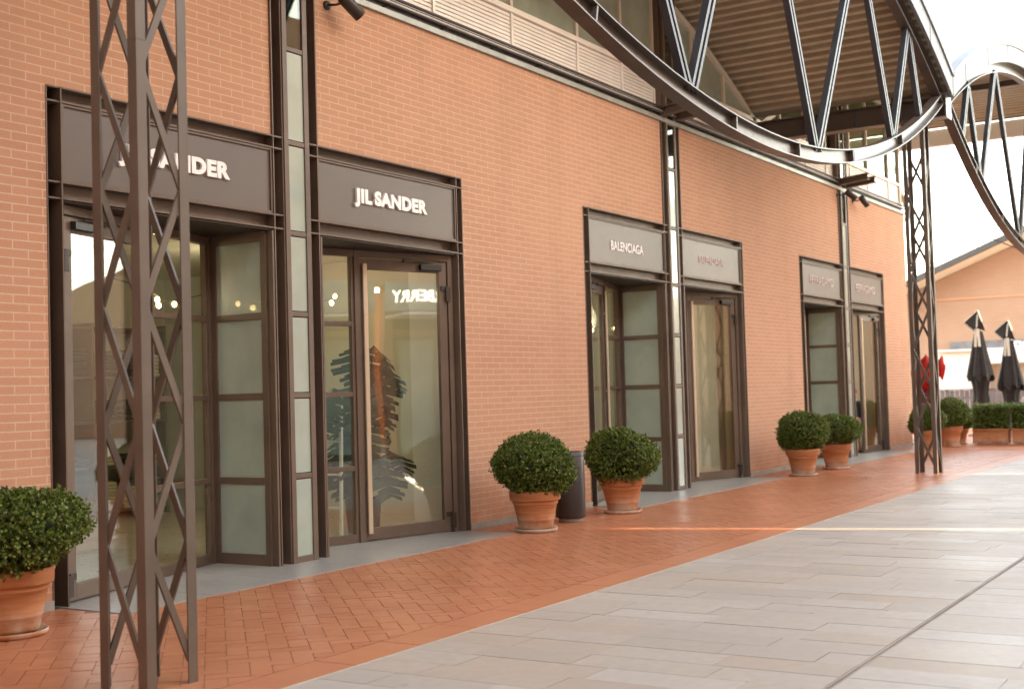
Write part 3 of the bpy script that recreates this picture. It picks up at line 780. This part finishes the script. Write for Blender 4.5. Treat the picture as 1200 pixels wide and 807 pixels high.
bl = empty('slim_bollard', (21.9, -1.12, 0), 'pair of thin dark legs of a stand beside the left planter', 'stand')
m = MB(); m.tube([(0,0,0),(.02,0,.62)], .014, 8); m.build('leg', 'black', bl)
m = MB(); m.tube([(.0,-.12,0),(.02,-.1,.62)], .014, 8); m.build('leg', 'black', bl)
m = MB(); m.box(-.02, .07, -.16, .04, .62, .65); m.build('top_rail', 'black', bl)

# ------------------------------------------------------------------ closed umbrellas
def parasol(loc, h, label, seed, lean):
    r = empty('closed_parasol', loc, label, 'parasol', 'closed dark parasols'); rn = random.Random(seed)
    m = MB(); m.tube([(0,0,.06),(0,0,h-.05)], .03, 12); m.build('pole', 'steel', r)
    m = MB(); m.box(-.3,.3,-.3,.3,0,.06); m.build('base_slab', 'concrete', r)
    zs = [(h-.55,.10),(h-.85,.15),(h-1.2,.21),(h-1.55,.28),(h-1.78,.31)]
    n = 48; m = MB(); vs = []
    for zi, (z, rr) in enumerate(zs):
        for k in range(n):
            a = 2*math.pi*k/n; fold = 1+.17*math.cos(8*a+seed)*(.5+.5*zi/4)+.07*math.cos(13*a+zi*.5)
            vs.append((rr*fold*math.cos(a), rr*fold*math.sin(a), z+(.09*math.cos(8*a+1+seed) if zi == 4 else 0)))
    m.add(vs, [(i*n+k, i*n+(k+1) % n, (i+1)*n+(k+1) % n, (i+1)*n+k) for i in range(len(zs)-1) for k in range(n)], True)
    m.build('canopy', 'umbrella', r)
    m = MB(); vs = []
    for zi, (z, rr) in enumerate(((h-1.72,.22),(h-1.95,.17),(h-2.2,.15),(h-2.45,.19))):
        for k in range(n):
            a = 2*math.pi*k/n; fold = 1+.25*math.cos(6*a+seed+zi*.4); vs.append((rr*fold*math.cos(a), rr*fold*math.sin(a), z+.05*math.cos(6*a)*(zi == 3)))
    m.add(vs, [(i*n+k, i*n+(k+1) % n, (i+1)*n+(k+1) % n, (i+1)*n+k) for i in range(3) for k in range(n)], True); m.build('canopy_tail', 'umbrella', r)
    # folded vent flaps with pale piping at the top
    for i, (a, fl_) in enumerate(((R(88)+lean, 1.15), (R(205)+lean, .38), (R(310)+lean, .30))):
        dx, dy = math.cos(a), math.sin(a); px, py = -dy, dx
        T = Vector((0,0,h)); e1 = Vector((dx*.30*fl_+px*.05, dy*.30*fl_+py*.05, h-.30)); e2 = Vector((dx*.12+px*.12, dy*.12+py*.12, h-.52)); e3 = Vector((dx*.06-px*.08, dy*.06-py*.08, h-.44))
        m = MB(); m.add([T, e1, e2, e3, T+Vector((0,0,-.02)), e1+Vector((0,0,-.03)), e2+Vector((.01,0,-.02)), e3+Vector((0,0,-.02))], [(0,1,2,3),(7,6,5,4),(0,4,5,1),(1,5,6,2),(2,6,7,3),(3,7,4,0)])
        fo = m.build('vent_flap', 'umbrella', r)
        m = MB(); m.bar(T+Vector((0,0,.01)), e1+Vector((0,0,.005)), .05, .022); m.bar(e1, e2, .03, .012); m.bar(T+Vector((0,0,.0)), e3, .045, .014); m.build('piping', 'umbrella_cream', fo)
    m = MB()
    for a in (R(170)+lean, R(140)+lean):
        m.bar((math.cos(a)*.11, math.sin(a)*.11, h-.48), (math.cos(a+.2)*.2, math.sin(a+.2)*.2, h-.95), .07, .012)
    m.build('strap', 'umbrella_cream', r)
parasol((26.0, -.48, 0), 3.26, 'closed dark parasol behind the hedge, the left and taller one', 1, .25)
parasol((26.5, -1.13, 0), 3.0, 'closed dark parasol behind the hedge, the right one', 2, .1)

# ------------------------------------------------------------------ kiosk, fence, far building
r = empty('white_kiosk', (32, 0, 0), 'bright white flat kiosk behind the closed parasols', 'kiosk')
m = MB(); m.box(0, 3, .90, 2.0, 0, 2.33); m.box(0, 3, -4.5, -2.2, 0, 2.33); m.box(.6, 3, -2.2, .90, 0, 2.33); m.build('wall', 'kiosk', r, bevel=.02)
m = MB(); m.box(-.15, 3.1, -4.6, 2.05, 2.331, 2.40); m.box(-.15, .5, -4.6, .88, 1.93, 2.33); m.build('roof', 'kiosk', r, bevel=.02)
m = MB(); m.box(.59, .60, -2.1, .6, .95, 1.9); m.build('serving_hatch', 'cloth_b', r)
m = MB(); m.box(.3, .58, -2.15, .85, .0, 1.0); m.build('counter', 'fence', r)
for yy, hh in ((-.9, .35), (-1.35, .5), (-1.7, .3)):
    m = MB(); m.box(.35, .52, yy-.12, yy+.12, 1.0, 1.0+hh); m.build('counter_box', 'cloth_c' if hh > .4 else 'cloth_b', r)
r = empty('board_fence', (30, 0, 0), 'low grey fence of upright boards in front of the white kiosk', 'fence')
m = MB(); y = -1.0; rn = random.Random(4)
while y < 2.2: m.box(rn.uniform(-.01,.01), .03, y+.006, y+.134, .05, 1.17+rn.uniform(-.005,.005)); y += .14
m.build('boards', 'fence', r)
m = MB(); m.box(.031, .07, -1, 2.2, .25, .33); m.box(.031, .07, -1, 2.2, .9, .98); m.box(-.03, .09, -1.02, 2.22, 1.176, 1.2); m.build('rail', 'fence', r)

r = empty('gabled_building', (45, 0, 0), 'distant brick building with sloping grey eave and cream soffit', 'building')
sl = (7.23-6.23)/(2.67-5.02)
def gz(y): return 5.55 + (y-5.02)*-.395
m = MB(); prof = [(9, 0), (9, gz(9)), (-6, gz(-6)), (-21, gz(9)), (-21, 0)]
m.add([(0, y, z) for y, z in prof]+[(14, y, z) for y, z in prof], [(0,1,2,3,4),(9,8,7,6,5)]+[(i,(i+1)%5,5+(i+1)%5,5+i) for i in range(5)]); m.build('wall', 'brick_far', r)
m = MB(); m.add([(-1.9, 10, gz(10)+.02), (-1.9, -6, gz(-6)+.02), (14, -6, gz(-6)+.02), (14, 10, gz(10)+.02), (-1.9, 10, gz(10)+.20), (-1.9, -6, gz(-6)+.20), (14, -6, gz(-6)+.20), (14, 10, gz(10)+.20)], [(0,1,2,3),(7,6,5,4),(0,4,5,1),(1,5,6,2),(2,6,7,3),(3,7,4,0)]); m.build('roof', 'soffit', r)
m = MB(); m.add([(-2.05, 10, gz(10)-.02), (-2.05, -6, gz(-6)-.02), (-1.901, -6, gz(-6)-.02), (-1.901, 10, gz(10)-.02), (-2.05, 10, gz(10)+.24), (-2.05, -6, gz(-6)+.24), (-1.901, -6, gz(-6)+.24), (-1.901, 10, gz(10)+.24)], [(0,1,2,3),(7,6,5,4),(0,4,5,1),(1,5,6,2),(2,6,7,3),(3,7,4,0)]); m.build('gutter', 'pipe', r)
m = MB(); m.box(-.06, -.002, -6, 4.6, 2.62, 3.02); m.build('fascia_band', 'fence', r)
text_obj('lettering', 'oooo', -2.75, -1.35, 0, 2.68, 2.96, 'letter', r, .05, .02, xform=lambda p: Vector((-.062+p.y, p.x*-1-1.35-2.75+2.1+1.95-.02 if False else -(p.x+2.75)+2.3-.15, p.z)))
m = MB(); m.box(-.05, -.002, -6, 4.7, 0, 2.6); m.build('shopfront', 'bin', r)
m = MB(); m.box(-.04, -.001, -6, 8.9, 4.72, 4.80); m.build('string_course', 'brick', r)

# thin stay cable by the second truss
m = MB(); m.tube([(20, -1.17, 4.95), (20, -1.6, 4.72), (20, -2.99, 4.02)], .012, 6)
tag(m.build('stay_cable', 'pipe'), 'thin dark cable stretched in front of the distant gable', 'cable')

# ------------------------------------------------------------------ red petals behind the far column
r = empty('red_flower_ornament', (19.35, -.80, 0), 'big red translucent petals on a stalk behind the far lattice column', 'ornament')
m = MB(); m.tube([(0,0,.4),(0,.02,1.0),(0,0,1.5)], .018, 8); m.build('stalk', 'bronze_dark', r)
def petal(name, c, ang, ln, wd, mat, tilt):
    m = MB(); n = 8; pts = []
    for i in range(n+1):
        t = i/n; hw = wd*math.sin(math.pi*min(1, t*.9+.1))**.7*.5
        for k in range(-2, 3):
            u = k/2*hw; pts.append((-.05-.10*math.sin(t*2.5)+.05*abs(k)/2+tilt*t, u*(1+.16*math.sin(7*t+k+ang*5)), t*ln+.045*math.sin(6*u/wd+9*t+ang*3)))
    a = Vector(c); rot = Matrix.Rotation(ang, 4, 'X')
    w5 = 5; fs = [(i*w5+k, i*w5+k+1, (i+1)*w5+k+1, (i+1)*w5+k) for i in range(n) for k in range(4)]
    front = [a+rot @ Vector(p) for p in pts]; back = [v+Vector((.008,0,0)) for v in front]; q = len(front)
    m.add(front+back, fs+[tuple(q+i for i in reversed(f)) for f in fs], True); m.build(name, mat, r)
for a_, ln, mt in ((.05,.74,'red'),(-.22,.70,'red'),(.25,.62,'red'),(-.5,.5,'red'),(.42,.45,'red')): petal('petal', (.03*ln,.04,1.28), a_, ln, .36, mt, -.1)
for a_, ln, mt in ((2.95,.6,'red_dark'),(3.2,.66,'red_dark'),(3.45,.5,'red_dark')): petal('petal', (0,.02,1.28), a_, ln, .36, mt, -.1)
petal('petal', (0,-.26,1.5), .1, .5, .16, 'red', 0.0)

# ------------------------------------------------------------------ things inside the shops
r = empty('monstera_plant', (2.25, 1.10, 0), 'dark monstera plant standing just inside the nearest right hand glass door', 'plant')
m = MB(); m.lathe([(0,0),(.17,0),(.2,.36),(.18,.36),(.17,.3),(0,.3)], 28); m.build('pot', 'cloth_c', r)
m = MB(); rn = random.Random(9); tips = []
for i in range(24):
    a = rn.uniform(0, 6.283); rr = rn.uniform(.12,.50); z = rn.uniform(.65, 2.2)
    tip = Vector((rr*math.cos(a), rr*math.sin(a)*.8, z)); tips.append((tip, a)); m.tube([(0,0,.3), (tip.x*.35, tip.y*.35, z*.7), tip], [.012,.009,.005], 6)
m.build('stem', 'leaf_dark', r)
for tip, a in tips:
    m = MB(); ln = rn.uniform(.36,.54); out = Vector((math.cos(a), math.sin(a), -1.7+rn.uniform(-.5,.6))).normalized(); sd = out.cross(Vector((0,0,1))).normalized(); nn = sd.cross(out)
    n = 12; mid = [tip+out*ln*(i/n)+nn*.04*math.sin(3*i/n) for i in range(n+1)]
    for sg in (-1, 1):
        for i in range(n-1):
            t = (i+.5)/n; wv = ln*.66*math.sin(math.pi*(t*.85+.12))**.8
            if i % 3 == 2 and 1 < i < n-1: wv *= .62
            e1 = mid[i]+sd*sg*wv+out*ln*.10+nn*-.03; e2 = mid[i+1]+sd*sg*wv*.96+out*ln*.10+nn*-.03
            m.add([mid[i], mid[i+1], e2, e1], [(0,1,2,3)], True)
    m.build('leaf', 'leaf_dark', r, recalc=False)
r = empty('white_ladder_rack', (1.72, .98, 0), 'slim white ladder rack behind the glass of the nearest sidelight', 'rack')
m = MB()
for y in (0, .34): m.bar((0, y, 0), (.05, y, 1.5), .03, .03)
for z in (.3, .65, 1.0, 1.35): m.bar((.02, .0, z), (.02, .34, z), .02, .02)
m.build('frame', 'white', r)
def garment_rail(x, y, rz, label):
    r = empty('garment_rail', (x, y, 0), label, 'clothes rail', None, rz)
    m = MB()
    for u in (-.7, .7): m.tube([(u,0,0),(u,0,1.55)], .014, 8); m.tube([(u,-.22,.012),(u,.22,.012)], .014, 8)
    m.tube([(-.7,0,1.55),(.7,0,1.55)], .014, 8); m.build('frame', 'black', r)
    rn = random.Random(int(x*10))
    for i in range(9):
        u = -.58+i*.145; ln = rn.uniform(.75,1.05); m = MB()
        sec = []
        for z, wd, th in ((1.50,.05,.02),(1.44,.20,.035),(1.2,.20,.04),(1.5-ln,.24,.05)):
            sec.append([(u-th+rn.uniform(-.01,.01), -wd, z), (u+th, -wd, z), (u+th+rn.uniform(-.01,.01), wd, z), (u-th, wd, z)])
        m.sweep(sec); m.build('garment', rn.choice(('cloth_a','cloth_b','cloth_c')), r, bevel=.012)
garment_rail(-1.5, 2.4, .5, 'clothes rail with blue and cream garments inside the nearest left shop window')
garment_rail(6.2, 2.6, .3, 'clothes rail inside the middle shop left of its glazed strip')
r = empty('display_table', (10.6, 2.0, 0), 'white display table inside the middle shop behind its right hand door', 'table')
m = MB(); m.box(-.45,.45,-.3,.3,.70,.74); m.build('table_top', 'white', r, bevel=.008)
for sx, sy in ((-.4,-.26),(.4,-.26),(-.4,.26),(.4,.26)):
    m = MB(); m.box(sx-.02, sx+.02, sy-.02, sy+.02, 0, .70); m.build('leg', 'black', r)
r = empty('white_flower_vase', (10.6, 2.0, .741), 'dark vase with a white bloom on the display table', 'vase')
m = MB(); m.lathe([(0,0),(.06,0),(.07,.2),(.04,.34),(.05,.36),(.035,.36),(0,.34)], 20); m.build('vase', 'black', r)
m = MB(); rn = random.Random(2)
for i in range(60):
    d = Vector((rn.gauss(0,1), rn.gauss(0,1), rn.gauss(.3,1))).normalized(); c = Vector((0,0,.5))+d*.08; a = d.orthogonal().normalized(); b = d.cross(a)
    m.add([c-a*.035, c+d*.05-b*.03, c+a*.035, c+d*.05+b*.03], [(0,1,2,3)])
m.tube([(0,0,.3),(0,0,.46)], .008, 6); m.build('bloom', 'white', r, recalc=False)

def shelf_unit(x, label):
    r = empty('display_shelf', (x, 5.55, 0), label, 'shelf', 'display shelves at the back of the shops')
    m = MB()
    for u in (-1.2, 0, 1.2): m.box(u-.02, u+.02, -.2, .4, 0, 2.5)
    for z in (.08, .65, 1.22, 1.79, 2.42): m.box(-1.18, 1.18, -.2, .4, z, z+.03) if False else (m.box(-1.178, -.022, -.2, .4, z, z+.03), m.box(.022, 1.178, -.2, .4, z, z+.03))
    m.build('frame', 'bronze', r); rn = random.Random(int(x*7))
    for z in (.11, .68, 1.25, 1.82):
        for u in (-.95, -.55, -.2, .25, .65, 1.0):
            if rn.random() < .75:
                h = rn.uniform(.12, .38); m = MB(); n = int(h/.05)+1
                for i in range(n): m.box(u-.14+rn.uniform(-.01,.01), u+.14+rn.uniform(-.01,.01), -.15, .2, z+.001+i*h/n, z+(i+.9)*h/n)
                o = m.build('folded_garments', rn.choice(('cloth_a','cloth_b','cloth_c','navy')), r, bevel=.008)
for x, lab in ((-2.2, 'dark shelf of folded clothes at the back of the nearest shop, left part'), (2.2, 'dark shelf of folded clothes at the back of the nearest shop, behind the monstera'), (6.6, 'dark shelf of folded clothes at the back of the middle shop, left part'), (10.0, 'dark shelf of folded clothes at the back of the middle shop, right part')): shelf_unit(x, lab)
# warm string lights hanging in the shops (lit in the photograph)
for xs, lab in ((0, 'warm string of bulbs glowing inside the nearest shop'), (S, 'warm string of bulbs glowing inside the middle shop'), (2*S, 'warm string of bulbs glowing inside the farthest shop')):
    r = empty('string_lights', (xs, 2.6, 2.55), lab, 'string lights')
    m = MB(); P = [(-3.6+.3*i, .25*math.sin(i*1.3), .22-.22*math.sin(math.pi*((i % 6)/6))) for i in range(25)]
    m.tube(P, .006, 5); m.build('cable', 'black', r)
    for i, p in enumerate(P):
        m = MB(); m.lathe([(0,-.045),(.02,-.035),(.027,-.01),(.018,.015),(0,.02)], 10, (p[0], p[1], p[2]-.03)); m.build('bulb', 'bulb', r)
    for dx in (-1.9, 1.9):
        l = bpy.data.lights.new('shop_fill', 'POINT'); l.energy = 3.6; l.color = (1, .86, .66); l.shadow_soft_size = .3  # added point lamps that brighten the shop beyond what its bulbs give
        lo = bpy.data.objects.new('shop_fill', l); COL.objects.link(lo); lo.location = (dx, 0, .1); lo.parent = r
# ------------------------------------------------------------------ people
def skin_fig(name, verts, edges, radii, mat, parent, root=0, sub=2):
    me = bpy.data.meshes.new(name); me.from_pydata(verts, edges, []); ob = bpy.data.objects.new(name, me); COL.objects.link(ob)
    sk = ob.modifiers.new('skin', 'SKIN'); sk.use_smooth_shade = True
    for i, rr in enumerate(radii):
        d = me.skin_vertices[0].data[i]; d.radius = (rr, rr) if not isinstance(rr, tuple) else rr; d.use_root = (i == root)
    sb = ob.modifiers.new('sub', 'SUBSURF'); sb.levels = sub; sb.render_levels = sub
    dg = bpy.context.evaluated_depsgraph_get(); me2 = bpy.data.meshes.new_from_object(ob.evaluated_get(dg))
    bpy.data.objects.remove(ob)
    me2.materials.clear(); me2.materials.append(M[mat]); me2.polygons.foreach_set('use_smooth', [True]*len(me2.polygons))
    o = bpy.data.objects.new(name, me2); COL.objects.link(o)
    if parent: o.parent = parent
    return o
def chain(pts, radii): return pts, [(i, i+1) for i in range(len(pts)-1)], radii
def person(loc, h, rz, label, top_mat, leg_mat, cap=None, hair='hair', seated=False):
    r = empty('person', loc, label, 'person', None, rz); s = h/1.75; r.scale = (s, s, s)
    hipz = .92 if not seated else .46
    if not seated:
        L_ = [(.09,0,hipz-.04),(.11,-.02,.50),(.12,.05,.09)]; R_ = [(-.09,0,hipz-.04),(-.10,-.10,.52),(-.10,.02,.09)]
    else:
        L_ = [(.10,0,hipz+.02),(.13,-.42,.48),(.13,-.40,.09)]; R_ = [(-.10,0,hipz+.02),(-.12,-.43,.48),(-.12,-.36,.09)]
    dz = hipz-.92; ln = -.06
    # body: pelvis, spine, neck, head, arms with hands, legs, feet -- one continuous skin
    V = [(0,0,hipz+.02),(0,-.01,hipz+.18),(0,ln*.5,hipz+.38),(0,ln,hipz+.50),(0,ln-.01,hipz+.58),(0,ln-.03,hipz+.68),(0,ln-.035,hipz+.78)]
    E = [(0,1),(1,2),(2,3),(3,4),(4,5),(5,6)]; Q = [(.15,.11),(.135,.10),(.16,.11),(.10,.085),(.055,.055),(.078,.09),(.07,.085)]
    for sx, LL in ((1, L_), (-1, R_)):
        b = len(V); V += [LL[0], LL[1], LL[2], (LL[2][0]+sx*.01, LL[2][1]-.15, .045)]; E += [(0,b),(b,b+1),(b+1,b+2),(b+2,b+3)]; Q += [.092,.062,.045,.04]
        b = len(V); sh = (sx*.19, ln, hipz+.46); el = (sx*.24, ln+.03, hipz+.17); wr = (sx*.22, ln-.14, hipz-.04); hd = (sx*.21, ln-.18, hipz-.12)
        V += [sh, el, wr, hd]; E += [(3,b),(b,b+1),(b+1,b+2),(b+2,b+3)]; Q += [.062,.045,.03,(.035,.02)]
        for k in range(4):
            b2 = len(V); o = (k-1.5)*.017; V += [(hd[0]+o*.3, hd[1]-.03+o*.6, hd[2]-.045), (hd[0]+o*.3-sx*.01, hd[1]-.035+o*.6, hd[2]-.085+abs(k-1.4)*.008)]; E += [(b+3,b2),(b2,b2+1)]; Q += [.0095,.008]
        b2 = len(V); V += [(hd[0]-sx*.02, hd[1]-.045, hd[2]-.005), (hd[0]-sx*.025, hd[1]-.07, hd[2]-.035)]; E += [(b+3,b2),(b2,b2+1)]; Q += [.011,.009]
    skin_fig('body', V, E, Q, 'skin', r)
    # clothes follow the same skeleton, slightly larger
    jv = V[:4]; je = [(0,1),(1,2),(2,3)]; jq = [(.17,.13),(.16,.125),(.18,.13),(.11,.10)]
    for sx in (1, -1):
        b = len(jv); jv = jv + [(sx*.19, ln, hipz+.46), (sx*.24, ln+.03, hipz+.17), (sx*.222, ln-.12, hipz-.01)]; je = je+[(3,b),(b,b+1),(b+1,b+2)]; jq = jq+[.078,.062,.05]
    skin_fig('jacket', jv, je, jq, top_mat, r)
    tv = [(0,0,hipz+.04)]; te = []; tq = [(.155,.12)]
    for LL in (L_, R_):
        b = len(tv); tv = tv+[LL[0], LL[1], LL[2]]; te = te+[(0,b),(b,b+1),(b+1,b+2)]; tq = tq+[.108,.078,.062]
    skin_fig('trousers', tv, te, tq, leg_mat, r)
    for LL in (L_, R_):
        skin_fig('shoe', [(LL[2][0], LL[2][1]+.05, .05), (LL[2][0], LL[2][1]-.08, .05), (LL[2][0], LL[2][1]-.19, .038)], [(0,1),(1,2)], [(.05,.05),(.052,.048),(.04,.034)], 'shoe', r, 0, 2)
    hz = hipz+.76; hy = ln-.035
    m = MB(); vs = []; n, k = 20, 8
    for i in range(k+1):
        t = R(100)*i/k
        for j_ in range(n):
            f = 2*math.pi*j_/n; back = 1 if math.sin(f) > -.35 else 0
            tt = t if back else min(t, R(58)); vs.append((.092*math.sin(tt)*math.cos(f), hy+.012+.108*math.sin(tt)*math.sin(f), hz+.02+.115*math.cos(tt)))
    m.add(vs, [(i*n+j_, i*n+(j_+1) % n, (i+1)*n+(j_+1) % n, (i+1)*n+j_) for i in range(k) for j_ in range(n)], True)
    m.build('cap' if cap else 'hair', cap or hair, r)
    m = MB()
    m.tube([(0,hy-.085,hz+.0),(0,hy-.112,hz-.035),(0,hy-.09,hz-.045)], [.008,.014,.01], 8); m.build('nose', 'skin', r)
    for sx in (-1, 1):
        m = MB(); m.lathe([(0,-.011),(.008,-.008),(.011,0),(.008,.008),(0,.011)], 10, (sx*.032, hy-.083, hz+.005)); m.build('eye', 'black', r)
        m = MB(); m.lathe([(0,-.028),(.01,-.02),(.013,0),(.01,.02),(0,.028)], 10, (sx*.088, hy+.01, hz-.01)); m.build('ear', 'skin', r)
    m = MB(); m.bar((-.022,hy-.090,hz-.072),(.022,hy-.090,hz-.072),.008,.009); m.build('mouth', 'red_dark', r)
    return r
person((17.72, .30, .002), 1.30, R(155), 'person in dark jacket, beige trousers and red cap stepping into the farthest doorway', 'navy', 'trousers', 'red')
person((26.2, -1.62, .0), 1.72, R(70), 'person in white shirt and blue jeans seated behind the hedge by the parasols', 'shirt', 'blue', None, 'hair', True)
r = empty('garden_chair', (26.2, -1.62, 0), 'dark chair carrying the seated person behind the hedge', 'chair', None, R(70))
m = MB(); m.box(-.22,.22,-.24,.2,.34,.37); m.build('seat', 'black', r); m = MB(); m.box(-.22,.22,.205,.235,.36,.85); m.build('backrest', 'black', r)
for sx, sy in ((-.2,-.22),(.2,-.22),(-.2,.2),(.2,.2)):
    m = MB(); m.box(sx-.015, sx+.015, sy-.015, sy+.015, 0, .34); m.build('leg', 'black', r)

# ------------------------------------------------------------------ the facing side of the plaza (shades the street, seen in the glass)
SUN_EL = 14.0; sd = Vector((.262, -.965))
r = empty('facing_building', (7.54, -17, 0), 'tall brick building across the plaza, seen only as reflections', 'building')
m = MB(); half = .12; H2 = 12.6
XE = 24.0
for k in range(-6, 3):
    a = k*S+half; b = min((k+1)*S-half, XE)
    m.box(a, b, -.35, 0, 0, 4.12)
m.box(-6*S, XE, -.35, 0, 4.12, H2); m.build('wall', 'brick_xy', r)
for k in (-2, -1, 0, 1):
    for s_ in (-1, 1):
        c_ = k*S+s_*1.45
        d_ = MB(); d_.box(c_-1.1, c_+1.1, .001, .05, .0, 2.95); fo = d_.build('shop_door', 'bronze', r)
        d_ = MB(); d_.box(c_-1.0, c_-.05, .051, .06, .12, 2.85); d_.box(c_+.05, c_+1.0, .051, .06, .12, 2.85); d_.build('door_glass', 'frost', fo)
        d_ = MB(); d_.box(c_-1.1, c_+1.1, .001, .06, 3.1, 3.7); d_.build('sign_panel', 'sign', r)
    a_ = MB(); a_.box(k*S-3.4, k*S-half, .001, .07, 3.55, 4.25); a_.box(k*S+half, k*S+3.4, .001, .07, 3.55, 4.25); a_.build('fascia', 'flashing', r, bevel=.01)
    a_ = MB(); a_.box(k*S-3.4, k*S-.75, .071, 1.5, 3.36, 3.42); a_.box(k*S+half, k*S+3.4, .071, 1.5, 3.36, 3.42); a_.build('awning', 'white', r, bevel=.01)
def rev(p): return Vector((-p.x, -p.y, p.z))
e_ = MB(); e_.box(-50, 40, -12, -11, 0, 4.9); e_.build('sky_blocker', 'brick_xy', r)  # added unseen wall, blocks bright sky behind the slots in reflections
e_ = MB(); e_.box(-24.5, -24, 0, 30, 0, 9); e_.build('left_light_block', 'brick_xy', r)  # added unseen wall, cuts sky light coming from the left end
text_obj('lettering', 'BURBERRY', -2.21, -.31, -.075, 3.74, 4.02, 'lit_letter', r, .01, .02, xform=rev)
for px, py in ((12.6, -15.9), (3.2, -15.9), (24, -9.5)):
    o = potted((px, py, 0), 0, px, 'box ball in terracotta pot across the plaza, seen as a reflection')

# ------------------------------------------------------------------ light
az = math.atan2(sd.x, sd.y)
wd = bpy.data.worlds.new('World'); SC.world = wd; wd.use_nodes = True; nt = wd.node_tree
sky = nt.nodes.new('ShaderNodeTexSky'); sky.sky_type = 'NISHITA'; sky.sun_disc = False
sky.sun_elevation = R(SUN_EL); sky.sun_rotation = az; sky.air_density = 1.0; sky.dust_density = 1.0; sky.ozone_density = 1.0
bg = nt.nodes['Background']; bg.inputs['Strength'].default_value = .15
hz = N(nt, 'ShaderNodeHueSaturation', Saturation=.62); nt.links.new(sky.outputs[0], hz.inputs['Color']); nt.links.new(hz.outputs[0], bg.inputs['Color'])
sl_ = bpy.data.lights.new('sun', 'SUN'); sl_.energy = 2.0; sl_.angle = R(.5); sl_.color = (1, .86, .68)
so = bpy.data.objects.new('sun', sl_); COL.objects.link(so)
dirv = Vector((sd.x*math.cos(R(SUN_EL)), sd.y*math.cos(R(SUN_EL)), math.sin(R(SUN_EL))))
so.rotation_euler = dirv.to_track_quat('Z', 'Y').to_euler(); so.location = (0, -20, 20)

# ------------------------------------------------------------------ camera
cam = bpy.data.cameras.new('camera'); co = bpy.data.objects.new('camera', cam); COL.objects.link(co); SC.camera = co
cam.sensor_width = 36; cam.lens = 45.0; cam.clip_start = .1; cam.clip_end = 1000
fw = Vector((.84937241, .52639739, .03837051)); rt = Vector((.52751538, -.84903959, -.02931375)); up = Vector((-.0171474, -.04513933, .99883352))
co.matrix_world = Matrix(((rt.x, up.x, -fw.x, -8.79503), (rt.y, up.y, -fw.y, -7.71564), (rt.z, up.z, -fw.z, 1.44851), (0,0,0,1)))
cam.dof.use_dof = True; cam.dof.focus_distance = 10.5; cam.dof.aperture_fstop = 2.2
vs = SC.view_settings; SC.display_settings.display_device = 'sRGB'
vs.view_transform = 'Standard'; vs.look = 'None'; vs.gamma = 1; vs.exposure = 3.6; vs.use_curve_mapping = False
vs.use_white_balance = True; vs.white_balance_temperature = 7800; vs.white_balance_tint = 11
SC.render.engine = 'CYCLES'; SC.cycles.max_bounces = 10; SC.cycles.transparent_max_bounces = 24; SC.cycles.use_denoising = True
